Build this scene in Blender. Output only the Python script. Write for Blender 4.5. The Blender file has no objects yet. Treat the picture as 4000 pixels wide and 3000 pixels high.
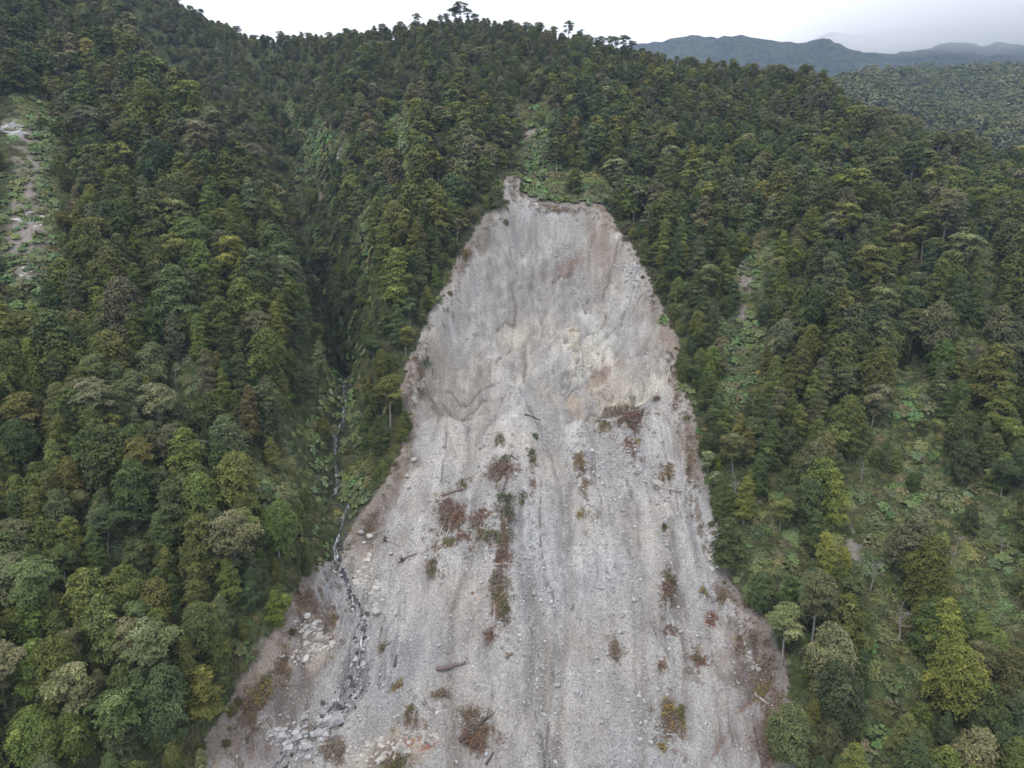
import bpy, math, random
import numpy as np
from mathutils import Vector, Matrix
R = math.radians
rng = np.random.default_rng(7)
random.seed(7)
scene = bpy.context.scene
COL = scene.collection

# ------------------------------------------------------------------ camera, sky, sun, exposure
PITCH = R(13.0)
cam_d = bpy.data.cameras.new("camera"); cam_d.sensor_width = 36; cam_d.lens = 24
cam_d.clip_start = 0.5; cam_d.clip_end = 20000
cam = bpy.data.objects.new("camera", cam_d); COL.objects.link(cam)
cam.rotation_euler = (R(90) - PITCH, 0, 0); cam.location = (0, 0, 0)
scene.camera = cam
SUN_EL, SUN_AZ = R(58), R(215)          # high and a little to the left, behind the camera
world = bpy.data.worlds.new("World"); scene.world = world; world.use_nodes = True
wn = world.node_tree; wn.nodes.clear()
def N(t, typ, **kw):
    n = t.nodes.new(typ)
    for k, v in kw.items(): setattr(n, k, v)
    return n
wo = N(wn, 'ShaderNodeOutputWorld'); bg = N(wn, 'ShaderNodeBackground')
sky = N(wn, 'ShaderNodeTexSky'); sky.sky_type = 'NISHITA'; sky.sun_disc = False
sky.sun_elevation = SUN_EL; sky.sun_rotation = SUN_AZ
tc = N(wn, 'ShaderNodeTexCoord'); nz = N(wn, 'ShaderNodeTexNoise'); nz.inputs['Scale'].default_value = 2.2
nz.inputs['Detail'].default_value = 5
cr = N(wn, 'ShaderNodeValToRGB')
cr.color_ramp.elements[0].position = .3; cr.color_ramp.elements[0].color = (1.02, 1.03, 1.06, 1)
cr.color_ramp.elements[1].position = .7; cr.color_ramp.elements[1].color = (1.22, 1.21, 1.20, 1)
sc_ = N(wn, 'ShaderNodeMix', data_type='RGBA'); sc_.inputs[0].default_value = .94
smul = N(wn, 'ShaderNodeVectorMath', operation='SCALE'); smul.inputs['Scale'].default_value = 0.10
wn.links.new(sky.outputs[0], smul.inputs[0])
wn.links.new(tc.outputs['Generated'], nz.inputs['Vector']); wn.links.new(nz.outputs['Fac'], cr.inputs['Fac'])
wn.links.new(smul.outputs[0], sc_.inputs[6]); wn.links.new(cr.outputs[0], sc_.inputs[7])
wn.links.new(sc_.outputs[2], bg.inputs['Color']); bg.inputs['Strength'].default_value = 1.0
wn.links.new(bg.outputs[0], wo.inputs['Surface'])
sun_d = bpy.data.lights.new("sun", 'SUN'); sun_d.energy = 1.3; sun_d.angle = R(12); sun_d.color = (1, .97, .92)
sun = bpy.data.objects.new("sun", sun_d); COL.objects.link(sun)
sd = Vector((math.cos(SUN_EL) * math.sin(SUN_AZ), math.cos(SUN_EL) * math.cos(SUN_AZ), math.sin(SUN_EL)))
sun.rotation_euler = sd.to_track_quat('Z', 'Y').to_euler(); sun.location = sd * 300
vs = scene.view_settings; vs.view_transform = 'Standard'; vs.look = 'None'; vs.exposure = 0.55; vs.gamma = 1; vs.use_curve_mapping = False
cy = scene.cycles
cy.max_bounces = 4; cy.diffuse_bounces = 3; cy.glossy_bounces = 1; cy.transmission_bounces = 3; cy.volume_bounces = 12
cy.transparent_max_bounces = 6; cy.volume_max_steps = 64; cy.volume_step_rate = 1.0

# ------------------------------------------------------------------ measuring in the photograph (2212 x 1659 units)
F = 2212 * 24 / 36
cp_, sp_ = math.cos(PITCH), math.sin(PITCH)
def ray(px, py):
    a = (np.asarray(px, float) - 1106) / F; b = (829.5 - np.asarray(py, float)) / F
    y = cp_ + b * sp_; z = -sp_ + b * cp_
    return a / y, z / y
def pt(px, py, Y):
    a, c = ray(px, py); return (float(a * Y), float(Y), float(c * Y))
def proj(x, y, z):
    d = y * cp_ - z * sp_; u = y * sp_ + z * cp_
    d = np.maximum(d, 1e-3)
    return 1106 + F * x / d, 829.5 - F * u / d, d

# ------------------------------------------------------------------ noise
_T = np.random.default_rng(3).random((256, 256))
def vn(x, y, s=0):
    x = np.asarray(x, float) + s * 17.3; y = np.asarray(y, float) + s * 9.1
    xi = np.floor(x).astype(int); yi = np.floor(y).astype(int); fx = x - xi; fy = y - yi
    fx = fx * fx * (3 - 2 * fx); fy = fy * fy * (3 - 2 * fy)
    a = _T[xi & 255, yi & 255]; b = _T[(xi + 1) & 255, yi & 255]; c = _T[xi & 255, (yi + 1) & 255]; d = _T[(xi + 1) & 255, (yi + 1) & 255]
    return (a * (1 - fx) + b * fx) * (1 - fy) + (c * (1 - fx) + d * fx) * fy
def fbm(x, y, o=4, s=0):
    r = 0; a = .5; t = 0
    for i in range(o):
        r = r + a * vn(x, y, s + i * 3); t += a; a *= .5; x = np.asarray(x) * 2.03; y = np.asarray(y) * 2.03
    return r / t - .5          # about -.5 .. .5
def ss(a, b, x):
    t = np.clip((x - a) / (b - a), 0, 1); return t * t * (3 - 2 * t)

# ------------------------------------------------------------------ thin-plate height surfaces through measured points
class Surf:
    def __init__(self, P, smooth=1e-3, sc=100.):
        P = np.array(P, float); self.sc = sc
        self.p = P[:, :2] / sc; n = len(P)
        K = self.k(self.p[:, None] - self.p[None]); K += np.eye(n) * smooth
        Q = np.c_[np.ones(n), self.p]
        A = np.zeros((n + 3, n + 3)); A[:n, :n] = K; A[:n, n:] = Q; A[n:, :n] = Q.T
        self.w = np.linalg.solve(A, np.r_[P[:, 2], 0, 0, 0])
    @staticmethod
    def k(d):
        r2 = (d ** 2).sum(-1); return .5 * r2 * np.log(r2 + 1e-12)
    def __call__(self, x, y):
        q = np.stack([np.ravel(x), np.ravel(y)], -1) / self.sc; out = np.empty(len(q))
        for i in range(0, len(q), 20000):
            s = q[i:i + 20000]
            out[i:i + 20000] = self.k(s[:, None] - self.p[None]) @ self.w[:-3] + self.w[-3] + s @ self.w[-2:]
        return out.reshape(np.shape(x))
C = []
for t in [
    # slide, centre
    (1200, 1659, 122), (1000, 1500, 133), (1400, 1500, 134), (1200, 1350, 147), (1000, 1200, 163), (1380, 1200, 163), (1180, 1050, 182),
    (1000, 950, 196), (1350, 950, 196), (1170, 820, 215), (1010, 800, 217), (1380, 800, 216), (1200, 650, 239), (1080, 600, 245), (1340, 620, 243),
    (1200, 450, 270), (1100, 470, 268), (1320, 480, 264),
    # above the slide to the skyline
    (1110, 330, 300), (1250, 330, 302), (1110, 230, 335), (1000, 150, 375), (1250, 180, 365), (1000, 62, 435), (1120, 80, 430), (1230, 110, 425), (1330, 140, 420),
    (850, 88, 450), (750, 105, 470), (650, 110, 490), (500, 100, 520),
    # spur left of the slide, right of the creek
    (840, 1000, 190), (850, 880, 203), (900, 700, 228), (960, 560, 250), (950, 420, 275), (860, 500, 262), (820, 640, 238), (790, 780, 222), (900, 250, 330), (800, 260, 345), (800, 1080, 182),
    # creek
    (590, 1640, 124), (735, 1500, 137), (778, 1400, 147), (765, 1290, 158), (726, 1200, 168), (727, 1050, 187), (723, 940, 202), (745, 830, 219), (742, 740, 234), (715, 600, 262), (672, 460, 300), (640, 330, 345), (600, 220, 400),
    # left mountain
    (20, 1659, 104), (300, 1659, 110), (50, 1400, 122), (350, 1400, 127), (560, 1350, 137), (50, 1150, 142), (350, 1150, 147), (600, 1100, 162), (50, 900, 164), (350, 900, 172), (600, 880, 190),
    (50, 700, 190), (350, 700, 200), (580, 680, 218), (50, 500, 222), (350, 500, 236), (560, 480, 262), (50, 300, 262), (300, 300, 285), (480, 300, 320), (100, 120, 320), (300, 150, 345), (430, 190, 390), (60, -40, 375), (200, 25, 400), (280, 85, 410), (350, 140, 420),
    (-400, 1500, 100), (-400, 1000, 145), (-400, 600, 190), (-400, 200, 260), (-300, -200, 340),
    # distant shoulder of the left mountain
    (300, 95, 590), (380, 118, 575), (460, 135, 560),
    # right mountain
    (1700, 1640, 121), (2000, 1640, 119), (2200, 1640, 118), (1650, 1400, 139), (1900, 1400, 137), (2180, 1400, 136), (1600, 1200, 162), (1850, 1200, 157), (2150, 1200, 154),
    (1560, 1000, 186), (1800, 1000, 180), (2100, 1000, 175), (1500, 820, 211), (1700, 800, 207), (1950, 800, 202), (2180, 800, 198), (1450, 620, 240), (1600, 600, 238), (1800, 600, 234), (2000, 600, 232), (2200, 600, 226),
    (1400, 450, 275), (1550, 420, 282), (1700, 420, 270), (1850, 470, 258), (1960, 500, 270), (2080, 520, 262), (2200, 470, 280),
    (1400, 280, 330), (1560, 260, 340), (1700, 300, 325), (1830, 330, 320), (1950, 400, 300), (2080, 410, 318), (2200, 400, 330),
    (1400, 150, 405), (1500, 158, 400), (1600, 175, 395), (1700, 195, 390), (1780, 213, 385), (1830, 252, 380), (1900, 270, 375), (2000, 305, 368), (2100, 335, 362), (2212, 375, 355),
    (2500, 1500, 118), (2600, 1100, 155), (2600, 800, 190), (2600, 560, 270), (2500, 450, 340)]:
    C.append(pt(*t))
sk = [(500, 100, 520), (650, 110, 490), (750, 105, 470), (850, 88, 450), (1000, 62, 435), (1120, 80, 430), (1230, 110, 425), (1330, 140, 420), (1400, 150, 405), (1500, 158, 400), (1600, 175, 395), (1700, 195, 390), (1780, 213, 385), (1900, 270, 375), (2000, 305, 368), (2100, 335, 362), (2212, 375, 355), (2500, 450, 340)]
for px, py, Y in sk:
    x, y, z = pt(px, py, Y)
    C.append((x * 1.1, y * 1.1, z - 22)); C.append((x * 1.35, y * 1.35, z - 110))
for px, py, Y in [(300, 95, 590), (460, 135, 560)]:
    x, y, z = pt(px, py, Y); C.append((x * 1.15, y * 1.15, z - 50))
for x in (-110, -50, 0, 50, 110):
    C.append((x, 60, -152 + abs(x) * .05)); C.append((x, 20, -170))
base = Surf(C)
GX0, GX1, GY0, GY1, GS = -620., 620., 20., 760., 2.0
gx = np.arange(GX0, GX1 + .1, GS); gy = np.arange(GY0, GY1 + .1, GS)
XX, YY = np.meshgrid(gx, gy)
BZ = base(XX, YY)
def bil(Z, x, y):
    u = np.clip((np.asarray(x, float) - GX0) / GS, 0, len(gx) - 1.001); v = np.clip((np.asarray(y, float) - GY0) / GS, 0, len(gy) - 1.001)
    i = u.astype(int); j = v.astype(int); fu = u - i; fv = v - j
    return (Z[j, i] * (1 - fu) + Z[j, i + 1] * fu) * (1 - fv) + (Z[j + 1, i] * (1 - fu) + Z[j + 1, i + 1] * fu) * fv
_ys = np.arange(70, 720, 1.0)
def hit(px, py, Z=None):
    """where the sight line through a point of the photograph meets the hillside"""
    Z = BZ if Z is None else Z
    a, c = ray(px, py); h = bil(Z, a * _ys, _ys); zz = c * _ys
    k = np.argmax(h >= zz)
    if not (h >= zz).any(): return None
    if k > 0:
        d0 = zz[k - 1] - h[k - 1]; d1 = zz[k] - h[k]; y = _ys[k - 1] + d0 / (d0 - d1 + 1e-9)
    else: y = _ys[0]
    return float(a * y), float(y)
def hits(P):
    return np.array([h for h in (hit(*p) for p in P) if h is not None])
def pseg(x, y, poly, closed=False):
    """distance to a polyline"""
    P = np.asarray(poly); Q = np.roll(P, -1, 0) if closed else P[1:]; P = P if closed else P[:-1]
    d = np.full(np.shape(x), 1e9)
    for (ax, ay), (bx, by) in zip(P, Q):
        vx, vy = bx - ax, by - ay; t = np.clip(((x - ax) * vx + (y - ay) * vy) / (vx * vx + vy * vy + 1e-9), 0, 1)
        d = np.minimum(d, np.hypot(x - ax - t * vx, y - ay - t * vy))
    return d
def inside(x, y, poly):
    P = np.asarray(poly); r = np.zeros(np.shape(x), bool)
    for (ax, ay), (bx, by) in zip(P, np.roll(P, -1, 0)):
        c = ((ay > y) != (by > y)); xs = (bx - ax) * (y - ay) / (by - ay + 1e-12) + ax
        r ^= c & (x < xs)
    return r
def sdist(x, y, poly):
    d = pseg(x, y, poly, True); return np.where(inside(x, y, poly), d, -d)     # positive inside

EDGE = [(1096, 398), (1107, 390), (1118, 395), (1116, 418), (1130, 430), (1150, 436), (1165, 444), (1185, 447), (1210, 450), (1240, 448), (1270, 447), (1300, 448), (1318, 476), (1350, 518), (1372, 560), (1390, 608), (1410, 660), (1430, 700),
        (1448, 742), (1453, 790), (1462, 850), (1480, 905), (1492, 960), (1500, 1020), (1512, 1080), (1520, 1130), (1536, 1200), (1552, 1262), (1592, 1312), (1640, 1370), (1668, 1425), (1676, 1500), (1682, 1560), (1690, 1659),
        (1700, 1800), (400, 1800), (462, 1659), (500, 1600), (540, 1530), (588, 1462), (620, 1400), (655, 1320), (690, 1256), (716, 1232), (735, 1222), (758, 1170), (790, 1130), (830, 1080), (850, 1032), (885, 977), (893, 922), (893, 880),
        (880, 850), (895, 790), (925, 730), (945, 682), (985, 620), (1003, 562), (1028, 520), (1060, 480), (1090, 455), (1098, 430)]
EDGE_W = hits(EDGE)
LEFTSCAR = [(8, 235), (45, 250), (66, 300), (74, 350), (92, 400), (102, 470), (98, 520), (72, 610), (45, 620), (38, 560), (24, 500), (30, 430), (38, 380), (18, 330), (-5, 290)]
LS_W = hits(LEFTSCAR)
CREEK = [(640, 330), (672, 460), (715, 600), (758, 735), (742, 763), (753, 797), (743, 817), (741, 834), (745, 854), (739, 912), (723, 937), (723, 966), (724, 994), (725, 1020), (727, 1047), (722, 1066), (737, 1064), (751, 1072), (751, 1094), (742, 1114), (732, 1150), (727, 1170), (719, 1178), (725, 1194), (727, 1224),
         (738, 1236), (745, 1250), (753, 1270), (760, 1290), (777, 1310), (787, 1335), (784, 1380), (776, 1430), (765, 1468), (738, 1500), (690, 1560), (640, 1612), (590, 1660)]
CREEK_W = hits(CREEK)
G1 = hits([(1113, 1070), (1115, 1183), (1128, 1228), (1139, 1274), (1144, 1323), (1162, 1361), (1162, 1421), (1160, 1473), (1170, 1536), (1184, 1571), (1191, 1655)])
G2 = hits([(1223, 1060), (1223, 1200), (1226, 1274), (1216, 1330), (1209, 1379), (1207, 1470), (1195, 1536), (1193, 1561), (1202, 1652)])
G3 = hits([(1149, 1060), (1146, 1176), (1142, 1246), (1142, 1323)])
G4 = hits([(1672, 1462), (1628, 1500), (1592, 1528), (1572, 1560), (1530, 1612), (1478, 1660)])
FANS = [(h_[0], h_[1], hh_, g_) for h_, hh_, g_ in [(hit(1112, 792), 5.5, .62), (hit(1235, 856), 3.0, .5), (hit(1395, 850), 3.6, .55), (hit(985, 850), 3.2, .55), (hit(1330, 870), 2.2, .35), (hit(915, 900), 2.4, .5), (hit(1180, 1010), 1.8, .25), (hit(1000, 1040), 2.0, .35), (hit(1420, 1010), 2.0, .3)]]
G5 = hits([(1010, 1180), (975, 1290), (960, 1380), (965, 1500), (985, 1659)]); G6 = hits([(1345, 1060), (1372, 1200), (1380, 1350), (1385, 1500), (1380, 1659)]); G7 = hits([(1440, 1120), (1460, 1300), (1470, 1420), (1480, 1560)])
CRACKS = [hits(c) for c in [
    [(968, 768), (990, 776), (1010, 783), (1040, 776), (1065, 773)], [(1074, 738), (1085, 722), (1095, 708), (1103, 690)],
    [(1229, 662), (1245, 650), (1262, 655), (1285, 640)], [(1305, 560), (1330, 520), (1350, 498), (1358, 480)][::-1],
    [(1340, 640), (1358, 612), (1375, 585), (1386, 570)], [(1075, 625), (1095, 612), (1110, 608)],
    [(1105, 560), (1112, 585), (1113, 610)], [(955, 800), (985, 812), (1010, 808), (1050, 803)], [(1130, 660), (1135, 720), (1132, 780)],
    [(1195, 545), (1210, 520), (1240, 505)], [(1225, 790), (1260, 770), (1290, 745), (1310, 760)], [(1255, 840), (1290, 815), (1345, 838), (1370, 815)],
    [(620, 1560), (660, 1552), (700, 1545), (735, 1528)], [(600, 1575), (640, 1575), (680, 1568)]]]
# clearings without trees: (cx, cy, rx, ry)
CLEAR = [(1620, 1380, 72, 134), (1640, 1280, 72, 55), (1880, 1130, 117, 73), (2060, 1120, 117, 85), (2010, 1000, 65, 73), (1905, 1480, 65, 110), (1880, 1230, 58, 67), (1900, 1340, 65, 98), (2180, 1380, 39, 73), (1890, 1600, 52, 61), (1600, 800, 49, 134), (1620, 640, 36, 73), (1650, 560, 29, 49), (1700, 1230, 52, 73), (1960, 880, 65, 73), (2100, 760, 52, 73), (2130, 620, 32, 85), (2090, 1310, 78, 49), (1625, 1160, 32, 73), (1560, 1250, 39, 37), (400, 850, 45, 70), (620, 1010, 40, 90), (560, 1060, 25, 60), (300, 1200, 60, 40), (260, 1240, 40, 40), (690, 950, 40, 110), (735, 830, 40, 90), (760, 1060, 35, 110), (60, 560, 60, 150), (70, 330, 50, 120), (60, 1560, 45, 60), (1160, 330, 38, 105), (1180, 260, 18, 50), (1215, 415, 110, 34), (1125, 250, 22, 22), (690, 330, 36, 60), (740, 330, 20, 40), (800, 640, 14, 40), (870, 330, 20, 130), (795, 500, 20, 100), (628, 255, 10, 30), (1840, 1190, 39, 43), (2120, 1230, 90, 70), (1700, 1100, 30, 50), (1930, 960, 60, 50)]
RHUB = [(1165, 330, 34, 75), (1150, 400, 32, 40), (1215, 438, 75, 12), (60, 560, 50, 110), (85, 330, 28, 110), (60, 450, 60, 80), (690, 330, 34, 55), (700, 960, 40, 90), (742, 830, 30, 60), (765, 1080, 22, 80), (1600, 760, 34, 110), (1625, 580, 25, 50), (1980, 900, 45, 30), (60, 1560, 40, 45), (870, 330, 14, 120), (795, 540, 16, 100), (918, 785, 12, 14), (1890, 1600, 30, 45), (560, 1060, 20, 40), (905, 845, 20, 14), (940, 665, 14, 20)]
def ell(P, px, py):
    m = np.zeros(np.shape(px))
    for cx, cy_, rx, ry in P:
        m = np.maximum(m, 1.25 - np.hypot((px - cx) / rx, (py - cy_) / ry))
    return m                                     # > .25 inside

RIDGES = [(hits(p), h, w_) for p, h, w_ in [
    ([(190, 40), (260, 130), (330, 230), (400, 330), (470, 430), (540, 540), (600, 680), (640, 800)], 14, 14), ([(60, 620), (250, 640), (380, 720), (450, 800), (520, 950), (600, 1080)], 5, 9), ([(20, 900), (200, 1000), (300, 1120)], 4, 9),
    ([(800, 110), (790, 200), (760, 300), (770, 420), (790, 560), (800, 700)], 10, 9), ([(960, 110), (930, 220), (900, 330), (880, 450), (860, 560), (850, 700)], 5, 10), ([(430, 90), (500, 170), (560, 260), (620, 330)], 6, 11),
    ([(1440, 150), (1480, 260), (1500, 380), (1510, 500), (1530, 620)], 5, 11), ([(1740, 230), (1770, 300), (1860, 350), (1940, 400), (2010, 455), (2080, 530), (2140, 640)], 8, 12), ([(1260, 130), (1270, 220), (1290, 320)], 4, 10), ([(1700, 480), (1760, 620), (1800, 760)], 5, 11), ([(2000, 560), (2030, 700), (2040, 860)], 4, 10)]]
GULLIES = [(hits(p), h, w_) for p, h, w_ in [
    ([(300, 60), (350, 130), (420, 200), (500, 270), (590, 340), (650, 430), (690, 540), (715, 640)], 19, 13), ([(560, 130), (600, 220), (640, 320), (672, 450), (700, 560), (735, 700)], 13, 12), ([(690, 600), (725, 720), (735, 850), (725, 950)], 4, 9),
    ([(870, 180), (850, 300), (820, 420), (800, 560), (800, 680)], 5, 8), ([(1110, 160), (1120, 260), (1140, 380)], 4, 9), ([(200, 640), (260, 760), (380, 860), (440, 1000)], 5, 9), ([(1400, 230), (1400, 340), (1400, 430)], 4, 9),
    ([(1600, 380), (1620, 560), (1610, 720), (1620, 860)], 5, 10), ([(1960, 330), (2060, 400), (2140, 480), (2212, 580)], 9, 13), ([(1880, 470), (1930, 600), (1960, 760)], 6, 11), ([(120, 180), (200, 330), (260, 460), (290, 600)], 5, 12)]]
def crk(x, y, low):
    """network of torn grooves: steep runnels everywhere, slanting joints in the rock face"""
    s = x + .10 * np.clip(190 - y, 0, 90) * ss(0, 30, -x) + 1.6 * fbm(x / 5, y / 7, 3, 145)
    a = ss(.030, .006, np.abs(fbm(s / 5 + 3, y / 34, 4, 141))) * ss(.0, .16, fbm(x / 9, y / 16, 2, 142) + .06)
    a = a * (.3 + .7 * low)
    b = ss(.034, .006, np.abs(fbm((x + .7 * y) / 13, (y - .4 * x) / 5, 4, 143))) * (1 - low) * ss(.0, .14, fbm(x / 12, y / 12, 2, 144) + .03)
    return np.maximum(a, b)
def fans(x, y):
    s = x + .10 * np.clip(190 - y, 0, 90) * ss(0, 30, -x) + 2.5 * fbm(x / 30, y / 40, 2, 2); fan = 0 * x
    for ax, ay, h, gr in FANS:
        dy = ay - y + 1.5 * fbm(x / 4, y / 4, 2, 17); w_ = 1.5 + gr * np.clip(dy, 0, 200) ** .85
        fan = np.maximum(fan, h * ss(-1, 9, dy) * np.clip(1 - ((s - ax - (ax * .004 * dy)) / w_) ** 2, 0, 1) ** .8 * ss(105, 30, dy))
    return fan
def slide_relief(x, y, sd, px, py):
    """height change inside the slide (sd > 0) and nothing outside"""
    up_ = ss(200, 235, y); e = (2.6 + 2.2 * up_) * ss(-.4, 3.0 + 1.5 * up_, sd + fbm(x / 5, y / 5, 3, 16) * 2) * (.55 + .9 * vn(x / 8, y / 8, 5))
    body = ss(0, 6, sd)
    s = x + .10 * np.clip(190 - y, 0, 90) * ss(0, 30, -x) + 2.5 * fbm(x / 30, y / 40, 2, 2)
    low = ss(208, 196, y - .12 * np.abs(x - 2))         # talus below, bedrock above
    r = (fbm(s / 6, y / 60, 3, 1) * 3.2 + fbm(s / 1.8, y / 14, 4, 4) * .9 * (.3 + 1.4 * vn(x / 14, y / 20, 77))) * (.3 + .7 * low)
    r = r + fans(x, y)
    r = r - (1 - low) * 4.5 * ss(0, 13, sd) * (.5 + vn(x / 12, y / 16, 19)) - 1.8 * np.exp(-((y - 212 - .08 * np.abs(x)) / 5) ** 2)
    led = fbm((x + .7 * y) / 30, (y - .5 * x) / 11, 3, 18) * 5; r = r + (1 - low) * (np.floor(led * 2) + ss(.55, 1, led * 2 - np.floor(led * 2))) * 1.5
    r = r + (1 - low) * (fbm((x + y * .5) / 7, (y - x * .5) / 16, 4, 9) * 4.6 + np.abs(fbm(s / 2.2, y / 12, 3, 11)) * 1.5 + fbm(x / 2.4, y / 3.4, 4, 12) * 2.0)
    r = r + low * (1.6 * np.exp(-((s - 1) / 13) ** 2) + fbm(x / 3.0, y / 3.0, 4, 6) * 2.0 * vn(x / 9, y / 12, 78))
    r = r + fbm(x / .95, y / .95, 2, 8) * .34
    r = r * body
    for g, dep, w in ((G1, 2.6, 1.7), (G2, 2.0, 1.3), (G3, 1.0, 1.2), (G4, 1.0, .8), (G5, 1.6, 1.3), (G6, 1.3, 1.2), (G7, 1.2, 1.2)):
        r = r - dep * np.exp(-(pseg(x + fbm(x / 6, y / 6, 2, 13) * 1.5, y, g) / w) ** 2)
    d = pseg(x, y, CREEK_W); r = r - 2.6 * np.exp(-(d / 3.4) ** 2) * body
    xq, yq = x + 2.2 * fbm(x / 3, y / 3, 3, 14), y + 2.2 * fbm(x / 3, y / 3, 3, 15)
    for c in CRACKS:
        r = r - .8 * np.exp(-(pseg(xq, yq, c) / .4) ** 2) * body
    r = r - .9 * body * crk(x, y, low)
    return r - e

SD = sdist(XX, YY, EDGE_W)
def forest_relief(x, y, sd):
    o = ss(4, -10, sd)
    r = (fbm(x / 38, y / 46, 4, 21) * 9 + fbm(x / 11, y / 11, 3, 25) * 2.0) * o
    xw, yw = x + 8 * fbm(x / 30, y / 30, 2, 26), y + 8 * fbm(x / 30, y / 30, 2, 27); o2 = ss(0, -16, sd)
    for g, h, w_ in RIDGES: r = r + h * .8 * np.exp(-(pseg(xw, yw, g) / w_) ** 2) * o2
    for g, h, w_ in GULLIES: r = r - h * np.exp(-(pseg(xw, yw, g) / w_) ** 2) * o2
    d = pseg(x, y, CREEK_W); return r - 2.2 * np.exp(-(d / 3.0) ** 2) * ss(2, -2, sd)
def ground(x, y):
    sd = sdist(x, y, EDGE_W); b = bil(BZ, x, y)
    px, py, _ = proj(x, y, b)
    return b + forest_relief(x, y, sd) + np.where(sd > -1, slide_relief(x, y, sd, px, py), 0)
PXG, PYG, _ = proj(XX, YY, BZ)
GZ = BZ + forest_relief(XX, YY, SD) + np.where(SD > -1, slide_relief(XX, YY, SD, PXG, PYG), 0)
GZ = np.maximum(GZ, -165 + 0 * GZ)
def onhill(px, py):
    h = hit(px, py, GZ)
    if h is None: return None
    x, y = h; return Vector((x, y, float(ground(np.array([x]), np.array([y]))[0])))

# ------------------------------------------------------------------ mesh helpers
def mesh(name, v, f, mats=(), mi=None, smooth=False):
    v = np.asarray(v, np.float32); f = np.asarray(f, np.int32)
    me = bpy.data.meshes.new(name); k = f.shape[1]
    me.vertices.add(len(v)); me.vertices.foreach_set('co', v.ravel())
    me.loops.add(f.size); me.loops.foreach_set('vertex_index', f.ravel())
    me.polygons.add(len(f)); me.polygons.foreach_set('loop_start', np.arange(0, f.size, k, dtype=np.int32))
    me.update(calc_edges=True)
    if smooth: me.polygons.foreach_set('use_smooth', np.ones(len(f), bool))
    for m in mats: me.materials.append(m)
    if mi is not None: me.polygons.foreach_set('material_index', np.asarray(mi, np.int32))
    me.validate()
    return me
def fattr(me, name, val, dom='FACE'):
    a = me.attributes.new(name, 'FLOAT', dom); a.data.foreach_set('value', np.asarray(val, np.float32))
def cattr(me, name, val, dom='POINT'):
    val = np.asarray(val, np.float32); a = me.attributes.new(name, 'FLOAT_COLOR', dom)
    a.data.foreach_set('color', np.c_[val, np.ones(len(val))].astype(np.float32).ravel())
def link(o, parent=None, label=None, cat=None, group=None, kind=None):
    COL.objects.link(o)
    if parent is not None: o.parent = parent
    if label: o['label'] = label
    if cat: o['category'] = cat
    if group: o['group'] = group
    if kind: o['kind'] = kind
    return o
def ob(name, me, **k): return link(bpy.data.objects.new(name, me), **k)
def gridmesh(name, xs, ys, zf, keep=None, smooth=True, mats=()):
    X, Y = np.meshgrid(xs, ys); Z = zf(X, Y) if callable(zf) else zf
    n, m = X.shape; idx = np.arange(n * m).reshape(n, m)
    f = np.stack([idx[:-1, :-1], idx[:-1, 1:], idx[1:, 1:], idx[1:, :-1]], -1).reshape(-1, 4)
    if keep is not None: f = f[keep.reshape(-1)[f].any(1)]
    used = np.unique(f); mp = np.full(n * m, -1); mp[used] = np.arange(len(used))
    v = np.c_[X.ravel(), Y.ravel(), Z.ravel()][used]
    return mesh(name, v, mp[f], mats=mats, smooth=smooth), v

# ------------------------------------------------------------------ materials
def mat(name, rough=.9, spec=.2):
    m = bpy.data.materials.new(name); m.use_nodes = True; t = m.node_tree
    b = t.nodes['Principled BSDF']; b.inputs['Roughness'].default_value = rough; b.inputs['Specular IOR Level'].default_value = spec
    return m, t, b
def mixc(t, fac, a, b, blend='MIX'):
    n = N(t, 'ShaderNodeMix', data_type='RGBA', blend_type=blend)
    for s, v in ((0, fac), (6, a), (7, b)):
        if isinstance(v, (int, float)): n.inputs[s].default_value = v
        elif isinstance(v, tuple): n.inputs[s].default_value = (*v, 1)
        else: t.links.new(v, n.inputs[s])
    return n.outputs[2]
def noise(t, scale, vec=None, det=4, rough=.6, typ='ShaderNodeTexNoise'):
    n = N(t, typ); n.inputs['Scale'].default_value = scale
    if typ == 'ShaderNodeTexNoise': n.inputs['Detail'].default_value = det; n.inputs['Roughness'].default_value = rough
    if vec is not None: t.links.new(vec, n.inputs['Vector'])
    return n
def ramp(t, src, stops):
    r = N(t, 'ShaderNodeValToRGB'); e = r.color_ramp.elements
    while len(e) < len(stops): e.new(.5)
    for k, (p, c) in zip(e, stops): k.position = p; k.color = (*(c if isinstance(c, tuple) else (c, c, c)), 1)
    t.links.new(src, r.inputs[0]); return r.outputs[0]
def mapping(t, scale, rot=(0, 0, 0)):
    tc = N(t, 'ShaderNodeNewGeometry'); m = N(t, 'ShaderNodeMapping'); m.inputs['Scale'].default_value = scale; m.inputs['Rotation'].default_value = rot
    t.links.new(tc.outputs['Position'], m.inputs['Vector']); return m.outputs[0]
def bump(t, b, h, s, d):
    n = N(t, 'ShaderNodeBump'); n.inputs['Strength'].default_value = s; n.inputs['Distance'].default_value = d
    t.links.new(h, n.inputs['Height']); t.links.new(n.outputs[0], b.inputs['Normal'])

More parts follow.
